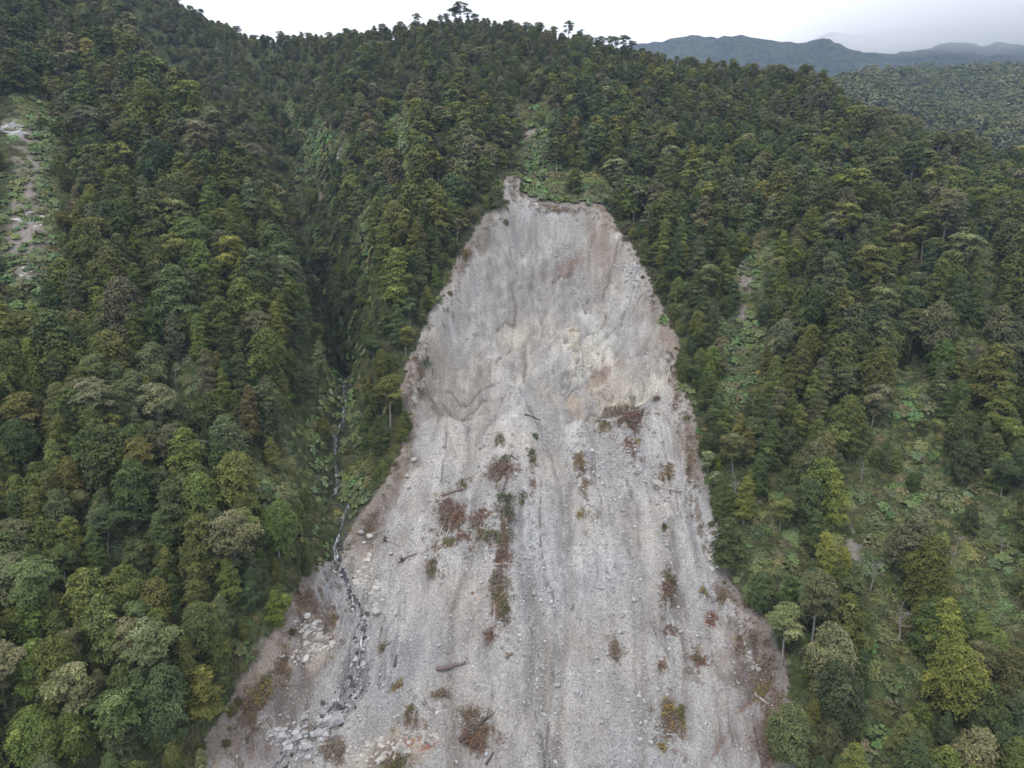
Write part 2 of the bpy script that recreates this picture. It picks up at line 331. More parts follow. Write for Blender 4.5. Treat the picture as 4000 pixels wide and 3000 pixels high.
def foliage_mat(name, attr='INSTANCER', transl=.18):
    m, t, b = mat(name, .65, .25)
    a = N(t, 'ShaderNodeAttribute', attribute_type=attr, attribute_name='tint')
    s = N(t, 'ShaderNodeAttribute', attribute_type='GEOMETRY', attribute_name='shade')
    k = ramp(t, s.outputs['Fac'], [(0, (.60, .62, .55)), (.5, (1., 1., .9)), (.86, (1.6, 1.45, 1.15)), (1, (2.1, 1.9, 2.1))])  # leaf tone steps; the brighter ones paint a top-lit look into the colour
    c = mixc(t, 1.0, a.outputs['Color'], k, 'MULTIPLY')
    t.links.new(c, b.inputs['Base Color'])
    tr = N(t, 'ShaderNodeBsdfTranslucent'); t.links.new(c, tr.inputs['Color'])
    mx = N(t, 'ShaderNodeMixShader'); mx.inputs[0].default_value = transl
    o = t.nodes['Material Output']; t.links.new(b.outputs[0], mx.inputs[1]); t.links.new(tr.outputs[0], mx.inputs[2]); t.links.new(mx.outputs[0], o.inputs['Surface'])
    return m
M_LEAF = foliage_mat('beech_leaves')
def bark_mat(name, c1, c2):
    m, t, b = mat(name, .9, .15)
    n = noise(t, 3, mapping(t, (1.5, 1.5, .4)), 4)
    t.links.new(ramp(t, n.outputs['Fac'], [(.3, c1), (.7, c2)]), b.inputs['Base Color']); bump(t, b, n.outputs['Fac'], .5, .05)
    return m
M_BARK = bark_mat('grey_bark', (.14, .13, .115), (.33, .31, .285))
M_DEAD = bark_mat('bleached_wood', (.20, .19, .18), (.40, .385, .37))
M_TWIG = bark_mat('lichen_grey_twigs', (.15, .135, .13), (.27, .25, .24))
M_LOGD = bark_mat('dark_wet_wood', (.05, .038, .034), (.13, .10, .09))
M_LOGB = bark_mat('brown_wood', (.10, .075, .065), (.20, .16, .15))
M_LOGP = bark_mat('pale_wood', (.26, .22, .20), (.44, .40, .38))

# forest floor
M_FLOOR, t, b = mat('forest_floor', .95, .1)
n1 = noise(t, .35, mapping(t, (1, 1, 1)), 6, .65); n2 = noise(t, 1.6, mapping(t, (1, 1, 1)), 5, .7)
c = ramp(t, n1.outputs['Fac'], [(.3, (.022, .028, .014)), (.5, (.055, .068, .030)), (.7, (.10, .115, .050))])
c = mixc(t, ramp(t, n2.outputs['Fac'], [(.5, 0.), (.7, .5)]), c, (.05, .046, .026))
vc = N(t, 'ShaderNodeAttribute', attribute_name='soil')
f_ = noise(t, 1.2, mapping(t, (1, 1, 1)), 6, .7); f2 = noise(t, 6, mapping(t, (1, 1, 1)), 3, .7)
soilc = mixc(t, ramp(t, f_.outputs['Fac'], [(.35, 0.), (.65, 1.)]), (.16, .13, .112), (.30, .27, .245))
soilc = mixc(t, ramp(t, f2.outputs['Fac'], [(.58, 0.), (.66, 1.)]), soilc, (.38, .36, .33))
t.links.new(mixc(t, vc.outputs['Fac'], c, soilc), b.inputs['Base Color'])
bump(t, b, n2.outputs['Fac'], .8, .6)

# slide debris
M_SLIDE, t, b = mat('landslide_debris', .92, .15)
vc = N(t, 'ShaderNodeAttribute', attribute_name='soil')
rk = N(t, 'ShaderNodeAttribute', attribute_name='stony')
P1 = mapping(t, (1, 1, 1))
big = noise(t, .12, mapping(t, (1, .25, .25)), 5, .6); fine = noise(t, 2.0, P1, 6, .8); st = noise(t, .9, mapping(t, (1, .07, .07)), 4, .65)
c = mixc(t, .95, vc.outputs['Color'], ramp(t, fine.outputs['Fac'], [(.34, .50), (.5, 1.), (.66, 1.45)]), 'MULTIPLY')
c = mixc(t, .28, c, ramp(t, st.outputs['Fac'], [(.3, .75), (.5, 1.0), (.7, 1.18)]), 'MULTIPLY')
c = mixc(t, .5, c, ramp(t, big.outputs['Fac'], [(.3, (.80, .78, .76)), (.7, (1.12, 1.11, 1.11))]), 'MULTIPLY')
vo = noise(t, 2.2, P1, typ='ShaderNodeTexVoronoi'); vo2 = noise(t, 4.6, P1, typ='ShaderNodeTexVoronoi')
sep = N(t, 'ShaderNodeSeparateColor'); t.links.new(vo.outputs['Color'], sep.inputs[0]); sep2 = N(t, 'ShaderNodeSeparateColor'); t.links.new(vo2.outputs['Color'], sep2.inputs[0])
m1 = N(t, 'ShaderNodeMath', operation='LESS_THAN'); t.links.new(vo.outputs['Distance'], m1.inputs[0]); m1.inputs[1].default_value = .36
pk = N(t, 'ShaderNodeMath', operation='LESS_THAN'); t.links.new(sep.outputs[0], pk.inputs[0]); t.links.new(rk.outputs['Fac'], pk.inputs[1])
mm = N(t, 'ShaderNodeMath', operation='MULTIPLY'); t.links.new(m1.outputs[0], mm.inputs[0]); t.links.new(pk.outputs[0], mm.inputs[1])
peb = ramp(t, sep.outputs[1], [(0, (.24, .235, .24)), (.5, (.38, .37, .37)), (1, (.50, .49, .48))])
c = mixc(t, mm.outputs[0], c, peb)
m2 = N(t, 'ShaderNodeMath', operation='LESS_THAN'); t.links.new(vo2.outputs['Distance'], m2.inputs[0]); m2.inputs[1].default_value = .3
pk2 = N(t, 'ShaderNodeMath', operation='LESS_THAN'); t.links.new(sep2.outputs[0], pk2.inputs[0]); t.links.new(rk.outputs['Fac'], pk2.inputs[1])
mm2 = N(t, 'ShaderNodeMath', operation='MULTIPLY'); t.links.new(m2.outputs[0], mm2.inputs[0]); t.links.new(pk2.outputs[0], mm2.inputs[1])
c = mixc(t, mm2.outputs[0], c, ramp(t, sep2.outputs[1], [(0, (.20, .195, .20)), (.4, (.36, .35, .35)), (1, (.48, .47, .46))]))
t.links.new(c, b.inputs['Base Color'])
hm = N(t, 'ShaderNodeMath', operation='ADD'); t.links.new(fine.outputs['Fac'], hm.inputs[0])
hs = N(t, 'ShaderNodeMath', operation='MULTIPLY'); t.links.new(mm.outputs[0], hs.inputs[0]); hs.inputs[1].default_value = .25; t.links.new(hs.outputs[0], hm.inputs[1])
bump(t, b, hm.outputs[0], 1., .8)

def rock_mat(name, c1, c2, c3):
    m, t, b = mat(name, .85, .25)
    oi = N(t, 'ShaderNodeObjectInfo'); n = noise(t, 1.5, mapping(t, (1, 1, 1)), 6, .7)
    c = ramp(t, n.outputs['Fac'], [(.3, c1), (.5, c2), (.72, c3)])
    t.links.new(mixc(t, 1., c, ramp(t, oi.outputs['Random'], [(0, .72), (1, 1.15)]), 'MULTIPLY'), b.inputs['Base Color'])
    bump(t, b, n.outputs['Fac'], .5, .12); return m
M_STONE = rock_mat('pale_grey_stone', (.27, .265, .27), (.37, .365, .37), (.48, .475, .475))
M_CREAM = rock_mat('cream_rock', (.30, .275, .25), (.44, .415, .38), (.55, .525, .49))
M_RUST = rock_mat('rust_rock', (.17, .075, .04), (.30, .15, .08), (.42, .27, .18))
M_DARKR = rock_mat('dark_wet_rock', (.03, .028, .028), (.07, .065, .065), (.13, .12, .12))

# ------------------------------------------------------------------ ground of the hill
soil = np.zeros(XX.shape)
jit = fbm(XX / 6, YY / 6, 3, 31)
soil = np.maximum(soil, ss(-4.2, -1.2, SD + jit * 5) * .85)
LSD = sdist(XX, YY, LS_W); soil = np.maximum(soil, ss(-2.5, 1.5, LSD + fbm(XX / 5, YY / 5, 3, 33) * 9))
for cx, cyy, rx, ry in [(1115, 245, 14, 14), (1108, 256, 10, 8), (690, 352, 9, 14), (736, 335, 7, 26), (628, 255, 6, 24), (1612, 575, 18, 28), (1605, 640, 14, 22), (1150, 268, 8, 12), (1137, 285, 8, 26), (830, 312, 8, 10), (1840, 1195, 22, 34), (1835, 1140, 8, 22), (1890, 1300, 20, 10), (1183, 215, 6, 16)]:
    d = np.hypot((PXG - cx) / rx, (PYG - cyy) / ry) + fbm(XX / 3, YY / 3, 3, 35) * .8
    soil = np.maximum(soil, ss(1.15, .75, d))
n_, m_ = XX.shape; idx = np.arange(n_ * m_).reshape(n_, m_)
f = np.stack([idx[:-1, :-1], idx[:-1, 1:], idx[1:, 1:], idx[1:, :-1]], -1).reshape(-1, 4)
f = f[(SD.ravel()[f] < 1.0).any(1)]
hz = GZ - .12 * ss(-6, -2, SD)
me = mesh('hillside_ground', np.c_[XX.ravel(), YY.ravel(), hz.ravel()], f, mats=[M_FLOOR], smooth=True)
fattr(me, 'soil', soil.ravel(), 'POINT')
ob('forest_hillside', me, kind='structure', label='steep hillside under the forest, dark leaf litter with a few bare earth patches')

# ------------------------------------------------------------------ the landslide surface
FS = .34
fx = np.arange(EDGE_W[:, 0].min() - 6, EDGE_W[:, 0].max() + 6, FS); fy = np.arange(84, EDGE_W[:, 1].max() + 6, FS)
X, Y = np.meshgrid(fx, fy); S = sdist(X, Y, EDGE_W)
B_ = bil(BZ, X, Y); PX, PY, _ = proj(X, Y, B_)
Z = B_ + forest_relief(X, Y, S) + slide_relief(X, Y, S, PX, PY) * ss(-3.2, -.4, S) + .03
me, v = gridmesh('landslide_surface', fx, fy, Z, keep=(S > -2.8))
x, y = v[:, 0], v[:, 1]; s_ = sdist(x, y, EDGE_W); b_ = bil(BZ, x, y); px, py, _ = proj(x, y, b_)
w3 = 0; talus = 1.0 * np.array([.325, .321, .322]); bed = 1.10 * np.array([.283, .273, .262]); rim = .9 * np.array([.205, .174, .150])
w = fbm(x / 9, y / 9, 4, 41); w2 = fbm(x / 3, y / 6, 4, 43); w4 = fbm((x + .10 * np.clip(190 - y, 0, 90) * ss(0, 30, -x)) / 1.4, y / 20, 4, 48)
cone = ss(-14, 14, py - (835 - 40 * np.exp(-((px - 1110) / 60) ** 2)) + w * 60)
col = bed[None] * (1 - cone[:, None]) + talus[None] * cone[:, None]
stony = .04 + .10 * cone + .9 * np.clip(w2 - .02, 0, 1) + .6 * np.clip(w, 0, 1)
def blob(cx, cy_, rx, ry, c, k=1., n=.9, hard=.5, rot=0.):
    dx, dy = px - cx, py - cy_; cr_, sr_ = math.cos(rot), math.sin(rot)
    u = (dx * cr_ + dy * sr_) / rx; q = (-dx * sr_ + dy * cr_) / ry
    d = np.hypot(u, q) + n * w2 * 1.7 + n * w * .9 + n * w4 * .9; c = .86 * np.array(c)
    m = (ss(1 + hard * .5, 1 - hard, d) * k * (.75 + .5 * vn(x / 1.3, y / 2.5, 49)))[:, None]
    col[:] = col * (1 - m) + np.array(c)[None] * m
# mottling of the face and the talus, then the larger patches
m = (ss(.75, .45, vn(x / 7, y / 9, 60) + 1.2 * w2 + .6) * (1 - cone) * .34)[:, None]; col[:] = col * (1 - m) + np.array((.185, .170, .158))[None] * m
m = (ss(.10, .22, fbm(x / 4.5 + y / 9, y / 4.5, 4, 62)) * (1 - cone) * .6)[:, None]; col[:] = col * (1 - m) + np.array((.42, .415, .41))[None] * m
m = (ss(.08, .24, fbm(x / 5, y / 11, 4, 63)) * cone * .55)[:, None]; col[:] = col * (1 - m) + np.array((.225, .20, .185))[None] * m
blob(1250, 520, 110, 55, (.29, .268, .255), .6); blob(1120, 560, 40, 70, (.26, .25, .248), .7); blob(1300, 490, 50, 40, (.27, .22, .19), .6)
blob(1358, 590, 36, 46, (.47, .465, .47), .9, 1.0); blob(1372, 595, 12, 18, (.66, .64, .63), .95, 1.0); blob(1235, 545, 50, 30, (.37, .36, .36), .7, 1.4)
blob(1262, 705, 66, 85, (.55, .53, .475), .85, .9); blob(1110, 650, 26, 50, (.46, .44, .39), .7); blob(1240, 690, 22, 55, (.52, .48, .39), .7, 1.2)
blob(1392, 802, 66, 28, (.55, .535, .48), .95, .8); blob(1330, 780, 50, 40, (.42, .38, .32), .6, 1.3); blob(1425, 810, 28, 22, (.50, .49, .45), .7)
blob(1265, 778, 62, 9, (.21, .15, .12), .6, 1.6, rot=-.55); blob(1245, 800, 22, 20, (.25, .17, .12), .6, 1.8); blob(1330, 820, 40, 8, (.22, .15, .12), .6, 1.5)
blob(1250, 800, 34, 20, (.50, .45, .38), .5, 1.6); blob(1190, 800, 40, 20, (.40, .36, .31), .5)
blob(1010, 600, 60, 60, (.36, .35, .34), .6); blob(950, 760, 50, 50, (.33, .315, .30), .6); blob(920, 830, 34, 60, (.25, .215, .195), .7)
blob(1235, 500, 60, 8, (.22, .15, .12), .6, 1.2, rot=-.5); blob(1390, 660, 30, 50, (.30, .25, .235), .6)
blob(1005, 830, 45, 14, (.24, .215, .20), .6); blob(1020, 850, 30, 22, (.44, .42, .42), .6, .6)
# talus: lighter cone, purple-grey lower body, browner strips
blob(1112, 900, 100, 95, (.385, .375, .375), .8, .6); blob(1200, 880, 40, 50, (.40, .40, .405), .6)
blob(1450, 1000, 40, 110, (.27, .235, .215), .7); blob(1480, 950, 26, 80, (.25, .20, .175), .6)
blob(900, 1060, 60, 90, (.29, .265, .255), .7); blob(860, 1180, 70, 40, (.285, .262, .25), .6); blob(800, 1150, 30, 40, (.24, .20, .18), .7)
blob(1190, 1120, 40, 130, (.285, .272, .258), .6, .8); blob(1150, 1420, 22, 160, (.285, .27, .255), .6, .8); blob(1190, 1500, 26, 120, (.27, .255, .23), .6)
blob(1300, 1000, 90, 100, (.39, .385, .39), .6, 1.); blob(1320, 1250, 70, 160, (.36, .352, .355), .5, 1.); blob(950, 1300, 90, 120, (.33, .325, .335), .6)
blob(830, 1390, 60, 110, (.345, .345, .36), .7); blob(1010, 1280, 50, 90, (.32, .295, .29), .5); blob(1000, 1600, 90, 60, (.31, .285, .28), .5)
blob(1085, 1130, 40, 90, (.22, .185, .165), .55, 1.4); blob(1000, 1120, 60, 50, (.27, .235, .215), .5, 1.5)
blob(1590, 1400, 50, 80, (.215, .175, .16), .75, 1.1); blob(1625, 1440, 26, 46, (.105, .078, .068), .75, 1.4); blob(1645, 1600, 30, 60, (.12, .075, .055), .8, 1.4); blob(1600, 1570, 60, 70, (.26, .215, .20), .6)
blob(1530, 1200, 22, 60, (.44, .40, .37), .7, 1.4); blob(1480, 1300, 25, 120, (.33, .315, .31), .5)
blob(670, 1360, 50, 90, (.20, .165, .15), .85, 1.); blob(690, 1375, 34, 40, (.50, .45, .385), .75, 1.9); blob(620, 1500, 70, 60, (.20, .17, .16), .85); blob(560, 1590, 70, 60, (.205, .172, .165), .8)
blob(700, 1300, 20, 40, (.165, .125, .11), .7); blob(790, 1240, 34, 70, (.42, .385, .35), .6, 1.8); blob(760, 1420, 24, 80, (.44, .44, .46), .65, 1.4)
blob(640, 1560, 90, 20, (.34, .30, .26), .6, 1.7, rot=-.35); blob(700, 1540, 40, 8, (.33, .19, .12), .5, 1.5, rot=-.3); blob(780, 1630, 100, 40, (.48, .44, .39), .75, 1.7); blob(900, 1610, 50, 30, (.42, .33, .26), .6, 1.8); blob(890, 1595, 40, 8, (.30, .13, .06), .7, 1.2, rot=-.5)
blob(840, 1640, 60, 26, (.15, .12, .09), .5, 1.6); blob(925, 1605, 24, 6, (.33, .13, .06), .9, .5, rot=-.45)
blob(760, 1480, 30, 60, (.10, .095, .10), .6, 1.6)
fm = fans(x, y); m = (ss(.8, 3.5, fm) * .65 * (.6 + .8 * vn(x / 2.5, y / 6, 59)))[:, None]; col[:] = col * (1 - m) + np.array((.40, .398, .40))[None] * m
# gullies: pale stone beds with darker strips alongside; rusty seep at the right
for g, c0, wd, k in ((G3, (.42, .42, .43), 1.5, .8), (G1, (.36, .36, .365), 1.2, .7), (G2, (.40, .40, .41), 1.0, .7), (G4, (.20, .115, .08), .28, .6)):
    d = pseg(x + fbm(x / 6, y / 6, 2, 13) * 1.5, y, g); m = (k * ss(wd * 1.6, wd * .4, d + w2))[:, None]
    col[:] = col * (1 - m) + np.array(c0)[None] * m
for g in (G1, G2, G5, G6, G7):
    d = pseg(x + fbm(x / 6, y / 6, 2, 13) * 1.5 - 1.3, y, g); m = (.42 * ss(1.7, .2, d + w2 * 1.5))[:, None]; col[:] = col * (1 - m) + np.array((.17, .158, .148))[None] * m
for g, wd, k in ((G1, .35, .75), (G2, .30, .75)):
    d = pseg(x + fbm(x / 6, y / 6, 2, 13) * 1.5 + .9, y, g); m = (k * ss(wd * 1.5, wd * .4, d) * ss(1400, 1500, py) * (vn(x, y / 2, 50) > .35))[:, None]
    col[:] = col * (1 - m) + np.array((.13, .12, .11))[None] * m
for c0 in CRACKS:
    m = (.55 * ss(.75, .2, pseg(x + 2.2 * fbm(x / 3, y / 3, 3, 14), y + 2.2 * fbm(x / 3, y / 3, 3, 15), c0) + w2 * .5))[:, None]; col[:] = col * (1 - m) + np.array((.14, .115, .10))[None] * m
m = (crk(x, y, ss(208, 196, y - .12 * np.abs(x - 2))) * (.62 - .26 * cone))[:, None]; col = col * (1 - m) + np.array((.15, .135, .125))[None] * m
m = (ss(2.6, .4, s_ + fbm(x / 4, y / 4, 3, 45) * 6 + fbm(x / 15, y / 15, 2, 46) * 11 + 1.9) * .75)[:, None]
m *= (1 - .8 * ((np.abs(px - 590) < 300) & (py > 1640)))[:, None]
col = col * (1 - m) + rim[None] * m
w5 = fbm(x / 1.9, y / 2.6, 4, 58); col *= np.clip(1.32 + .40 * w + .16 * w4 + .42 * w2 + .60 * w5, .55, 1.7)[:, None]
col *= (1 + np.clip(fbm(x / 16, y / 16, 3, 52), -.3, .3)[:, None] * np.array([.22, .02, -.2])[None] * .6) * np.array([1.025, 1., .965])[None]
stony = stony - .3 * m[:, 0]
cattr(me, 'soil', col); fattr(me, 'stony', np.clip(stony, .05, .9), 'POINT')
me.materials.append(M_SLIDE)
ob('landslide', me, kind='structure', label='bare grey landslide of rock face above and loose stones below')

# ------------------------------------------------------------------ far country
M_FAR, t, b = mat('distant_forest', .95, .05)
n1 = noise(t, .012, mapping(t, (1, 1, 1)), 5, .6); n2 = noise(t, .06, mapping(t, (1, 1, 1)), 5, .7)
c = ramp(t, n1.outputs['Fac'], [(.3, (.030, .042, .024)), (.7, (.055, .066, .038))])
t.links.new(mixc(t, .9, c, ramp(t, n2.outputs['Fac'], [(.35, .25), (.65, 1.7)]), 'MULTIPLY'), b.inputs['Base Color']); bump(t, b, n2.outputs['Fac'], 1., 14)
HC = [pt(*t_) for t_ in [(1760, 215, 780), (1800, 182, 820), (1850, 172, 900), (1920, 168, 950), (1990, 168, 985), (2060, 165, 1000), (2130, 158, 1000), (2212, 156, 1000), (2400, 150, 1010), (2700, 140, 1020),
     (2212, 335, 620), (2100, 300, 640), (2000, 245, 740), (2212, 245, 760), (1900, 225, 760), (1800, 260, 690), (2100, 225, 800), (2400, 300, 650), (2700, 300, 700),
     (1850, 176, 840), (1900, 172, 880), (1950, 172, 890), (2000, 172, 900), (2050, 170, 920), (2100, 168, 920), (2150, 166, 925), (2212, 164, 935), (1900, 190, 840), (2050, 190, 850), (2200, 190, 850), (2005, 146, 1380), (1930, 158, 1370), (1890, 172, 1350), (2080, 158, 1370), (2130, 172, 1360), (2212, 176, 1400), (1850, 180, 1300), (2500, 175, 1400)]]
for px_, Y_ in ((1760, 560), (1900, 540), (2050, 520), (2212, 500), (2500, 500)):
    a, _ = ray(px_, 400); HC.append((float(a) * Y_, Y_, -40))
for px_, py_, Y_ in ((1800, 182, 820), (2000, 168, 985), (2212, 156, 1000), (2600, 150, 1020)):
    x_, y_, z_ = pt(px_, py_, Y_); HC.append((x_ * 1.12, y_ * 1.12, z_ - 45))
for x_, y_, z_ in ((500, 1700, -60), (1200, 1700, -40), (250, 1300, -60), (250, 800, -60), (250, 560, -80), (1800, 1500, 100)): HC.append((x_, y_, z_))
HS = Surf(HC, 1e-2)
hx = np.arange(230, 1500, 12.); hy = np.arange(500, 1750, 12.)
HX, HY = np.meshgrid(hx, hy); HZ = HS(HX, HY) + fbm(HX / 90, HY / 90, 4, 61) * 14 - np.abs(fbm(HX / 150, HY / 150, 3, 64)) * 34 + 3
me, _ = gridmesh('far_hills_ground', hx, hy, HZ, mats=[M_FAR])
ob('far_hills', me, kind='structure', label='wooded hills behind the right ridge')
def hillz(x, y):
    u = np.clip((x - 230) / 12, 0, len(hx) - 1.001); v = np.clip((y - 500) / 12, 0, len(hy) - 1.001); i = u.astype(int); j = v.astype(int); a = u - i; b = v - j
    return (HZ[j, i] * (1 - a) + HZ[j, i + 1] * a) * (1 - b) + (HZ[j + 1, i] * (1 - a) + HZ[j + 1, i + 1] * a) * b
MC = [pt(*t_) for t_ in [(1380, 128, 2700), (1430, 116, 2700), (1475, 106, 2700), (1540, 95, 2750), (1600, 88, 2800), (1650, 86, 2900), (1640, 110, 2500), (1695, 100, 2450), (1725, 90, 2400), (1765, 102, 2400), (1810, 122, 2350), (1870, 142, 2300),
     (1400, 160, 2200), (1600, 150, 2100), (1750, 150, 2050), (1900, 165, 2000), (2212, 170, 2000), (2500, 165, 2000), (1850, 96, 3100), (1950, 70, 3200), (2100, 60, 3200), (2212, 66, 3200), (2500, 60, 3200), (1950, 125, 2700), (2100, 130, 2650), (2190, 124, 2600), (2300, 122, 2600), (1300, 150, 2700), (1800, 78, 3100)]]
for px_ in (1300, 1500, 1700, 1900, 2212, 2500):
    a, _ = ray(px_, 100); MC.append((float(a) * 3900, 3900, 300)); MC.append((float(a) * 1750, 1750, -60))
for px_, py_, Y_ in ((1475, 106, 2700), (1600, 88, 2800), (1650, 86, 2900), (1725, 90, 2400)):
    x_, y_, z_ = pt(px_, py_, Y_); MC.append((x_ * 1.1, y_ * 1.1, z_ - 70))
MS = Surf(MC, 1e-2, 1000.)
mx_ = np.arange(150, 3600, 26.); my_ = np.arange(1740, 4000, 26.)
MX, MY = np.meshgrid(mx_, my_); MZ = MS(MX, MY) + fbm(MX / 300, MY / 300, 5, 71) * 120 - np.abs(fbm(MX / 160, MY / 160, 4, 73)) * 110 + 16
me, _ = gridmesh('distant_mountains_ground', mx_, my_, MZ, mats=[M_FAR])
ob('distant_mountains', me, kind='structure', label='blue distant mountains with their tops in cloud')
me = mesh('valley_floor', [(-9000, -2500, -175), (9000, -2500, -175), (9000, 12000, -175), (-9000, 12000, -175)], [(0, 1, 2, 3)], mats=[M_FAR])
ob('valley_floor', me, kind='structure', label='dark forested valley floor far below')
# haze
def volume_box(name, lo, hi, label):
    (x0, y0, z0), (x1, y1, z1) = lo, hi
    v = [(x, y, z) for z in (z0, z1) for x, y in ((x0, y0), (x1, y0), (x1, y1), (x0, y1))]
    me = mesh(name, v, [(0, 3, 2, 1), (4, 5, 6, 7), (0, 1, 5, 4), (1, 2, 6, 5), (2, 3, 7, 6), (3, 0, 4, 7)])
    m = bpy.data.materials.new(name); m.use_nodes = True; t = m.node_tree; t.nodes.clear()
    o = N(t, 'ShaderNodeOutputMaterial'); pv = N(t, 'ShaderNodeVolumePrincipled'); t.links.new(pv.outputs[0], o.inputs['Volume']); me.materials.append(m)
    return ob(name, me, kind='stuff', label=label), t, pv
hb, t, pv = volume_box('haze', (-9100, -2600, -176), (9100, 12100, 1000), 'thin bluish haze filling the valley air')
pv.inputs['Color'].default_value = (.55, .70, 1.0, 1); pv.inputs['Density'].default_value = 1.4e-4; pv.inputs['Anisotropy'].default_value = .2

# ------------------------------------------------------------------ plants
class MB:
    """collects vertices and faces of one mesh; all faces quads (a triangle repeats a corner only in cones)"""
    def __init__(self): self.v = []; self.f = []; self.m = []; self.s = []; self.n = 0
    def add(self, v, f, m=0, s=.5):
        self.v.append(np.asarray(v, float)); self.f.append(np.asarray(f) + self.n); self.n += len(v)
        self.m.append(np.full(len(f), m)); self.s.append(np.full(len(f), s) if np.isscalar(s) else np.asarray(s))
    def tube(self, pts, rad, k=5, m=0, s=.5):
        P = np.asarray(pts, float); rad = np.asarray(rad, float); n = len(P)
        T = np.gradient(P, axis=0); T /= np.linalg.norm(T, axis=1)[:, None] + 1e-9
        up = np.where(np.abs(T[:, 2:3]) > .9, [[1., 0, 0]], [[0., 0, 1]])
        A = np.cross(T, up); A /= np.linalg.norm(A, axis=1)[:, None] + 1e-9; B = np.cross(T, A)
        th = np.arange(k) * 2 * math.pi / k
        v = P[:, None] + rad[:, None, None] * (A[:, None] * np.cos(th)[None, :, None] + B[:, None] * np.sin(th)[None, :, None])
        i = np.arange(n - 1)[:, None] * k; j = np.arange(k)[None]; j2 = (j + 1) % k
        f = np.stack([i + j, i + j2, i + k + j2, i + k + j], -1).reshape(-1, 4)
        self.add(v.reshape(-1, 3), f, m, s)
    def leaves(self, c, nrm, size, s, m=0, long=1.7):
        """one leaf spray (a bent-diamond quad) per centre"""
        n = len(c); nrm = nrm / (np.linalg.norm(nrm, axis=1)[:, None] + 1e-9)
        r = rng.normal(size=(n, 3)); a = np.cross(nrm, r); a /= np.linalg.norm(a, axis=1)[:, None] + 1e-9; b = np.cross(nrm, a)
        L = (np.broadcast_to(size, n) * rng.uniform(.65, 1.25, n))[:, None]
        v = np.stack([c - a * L * long * .5, c - b * L * .42 + nrm * L * .05, c + a * L * long * .5, c + b * L * .42 + nrm * L * .05], 1).reshape(-1, 3)
        self.add(v, np.arange(n * 4).reshape(-1, 4), m, s)
    def build(self, name, mats):
        me = mesh(name, np.concatenate(self.v), np.concatenate(self.f), mats, np.concatenate(self.m))
        fattr(me, 'shade', np.concatenate(self.s)); return me

def leafpads(mb, pads, dens, size, m=0, up=.75, droop=.25, grey=.06):
    """pads: (x, y, z, radius, outward x, outward y). flat layered sprays of leaves"""
    C_, N_, S_, Z_ = [], [], [], []
    for (x, y, z, r, ox, oy) in pads:
        n = max(6, int(dens * r * r)); a = rng.uniform(0, 2 * math.pi, n); q = np.sqrt(rng.random(n)) * (1 + .35 * np.sin(a * rng.integers(3, 6) + rng.uniform(0, 6)))
        px, py = np.cos(a) * q * r, np.sin(a) * q * r * .85
        pz = -droop * r * q ** 2 + rng.normal(0, .06 * r + .04, n) - .22 * (px * ox + py * oy)
        C_.append(np.c_[x + px, y + py, z + pz])
        N_.append(np.c_[px / r * .35 + ox * .25, py / r * .35 + oy * .25, np.full(n, up)] + rng.normal(0, .38, (n, 3)))
        g = rng.random() < grey
        base = rng.uniform(.38, .62) if not g else .93
        S_.append(np.clip(base + rng.normal(0, .10, n) + (pz > -.02 * r) * .08 - (pz < -.25 * r) * .12, 0, 1 if g else .88)); Z_.append(np.full(n, size))  # top leaves painted lighter, drooping ones darker, as if lit from above
    mb.leaves(np.concatenate(C_), np.concatenate(N_), np.concatenate(Z_), np.concatenate(S_), m)

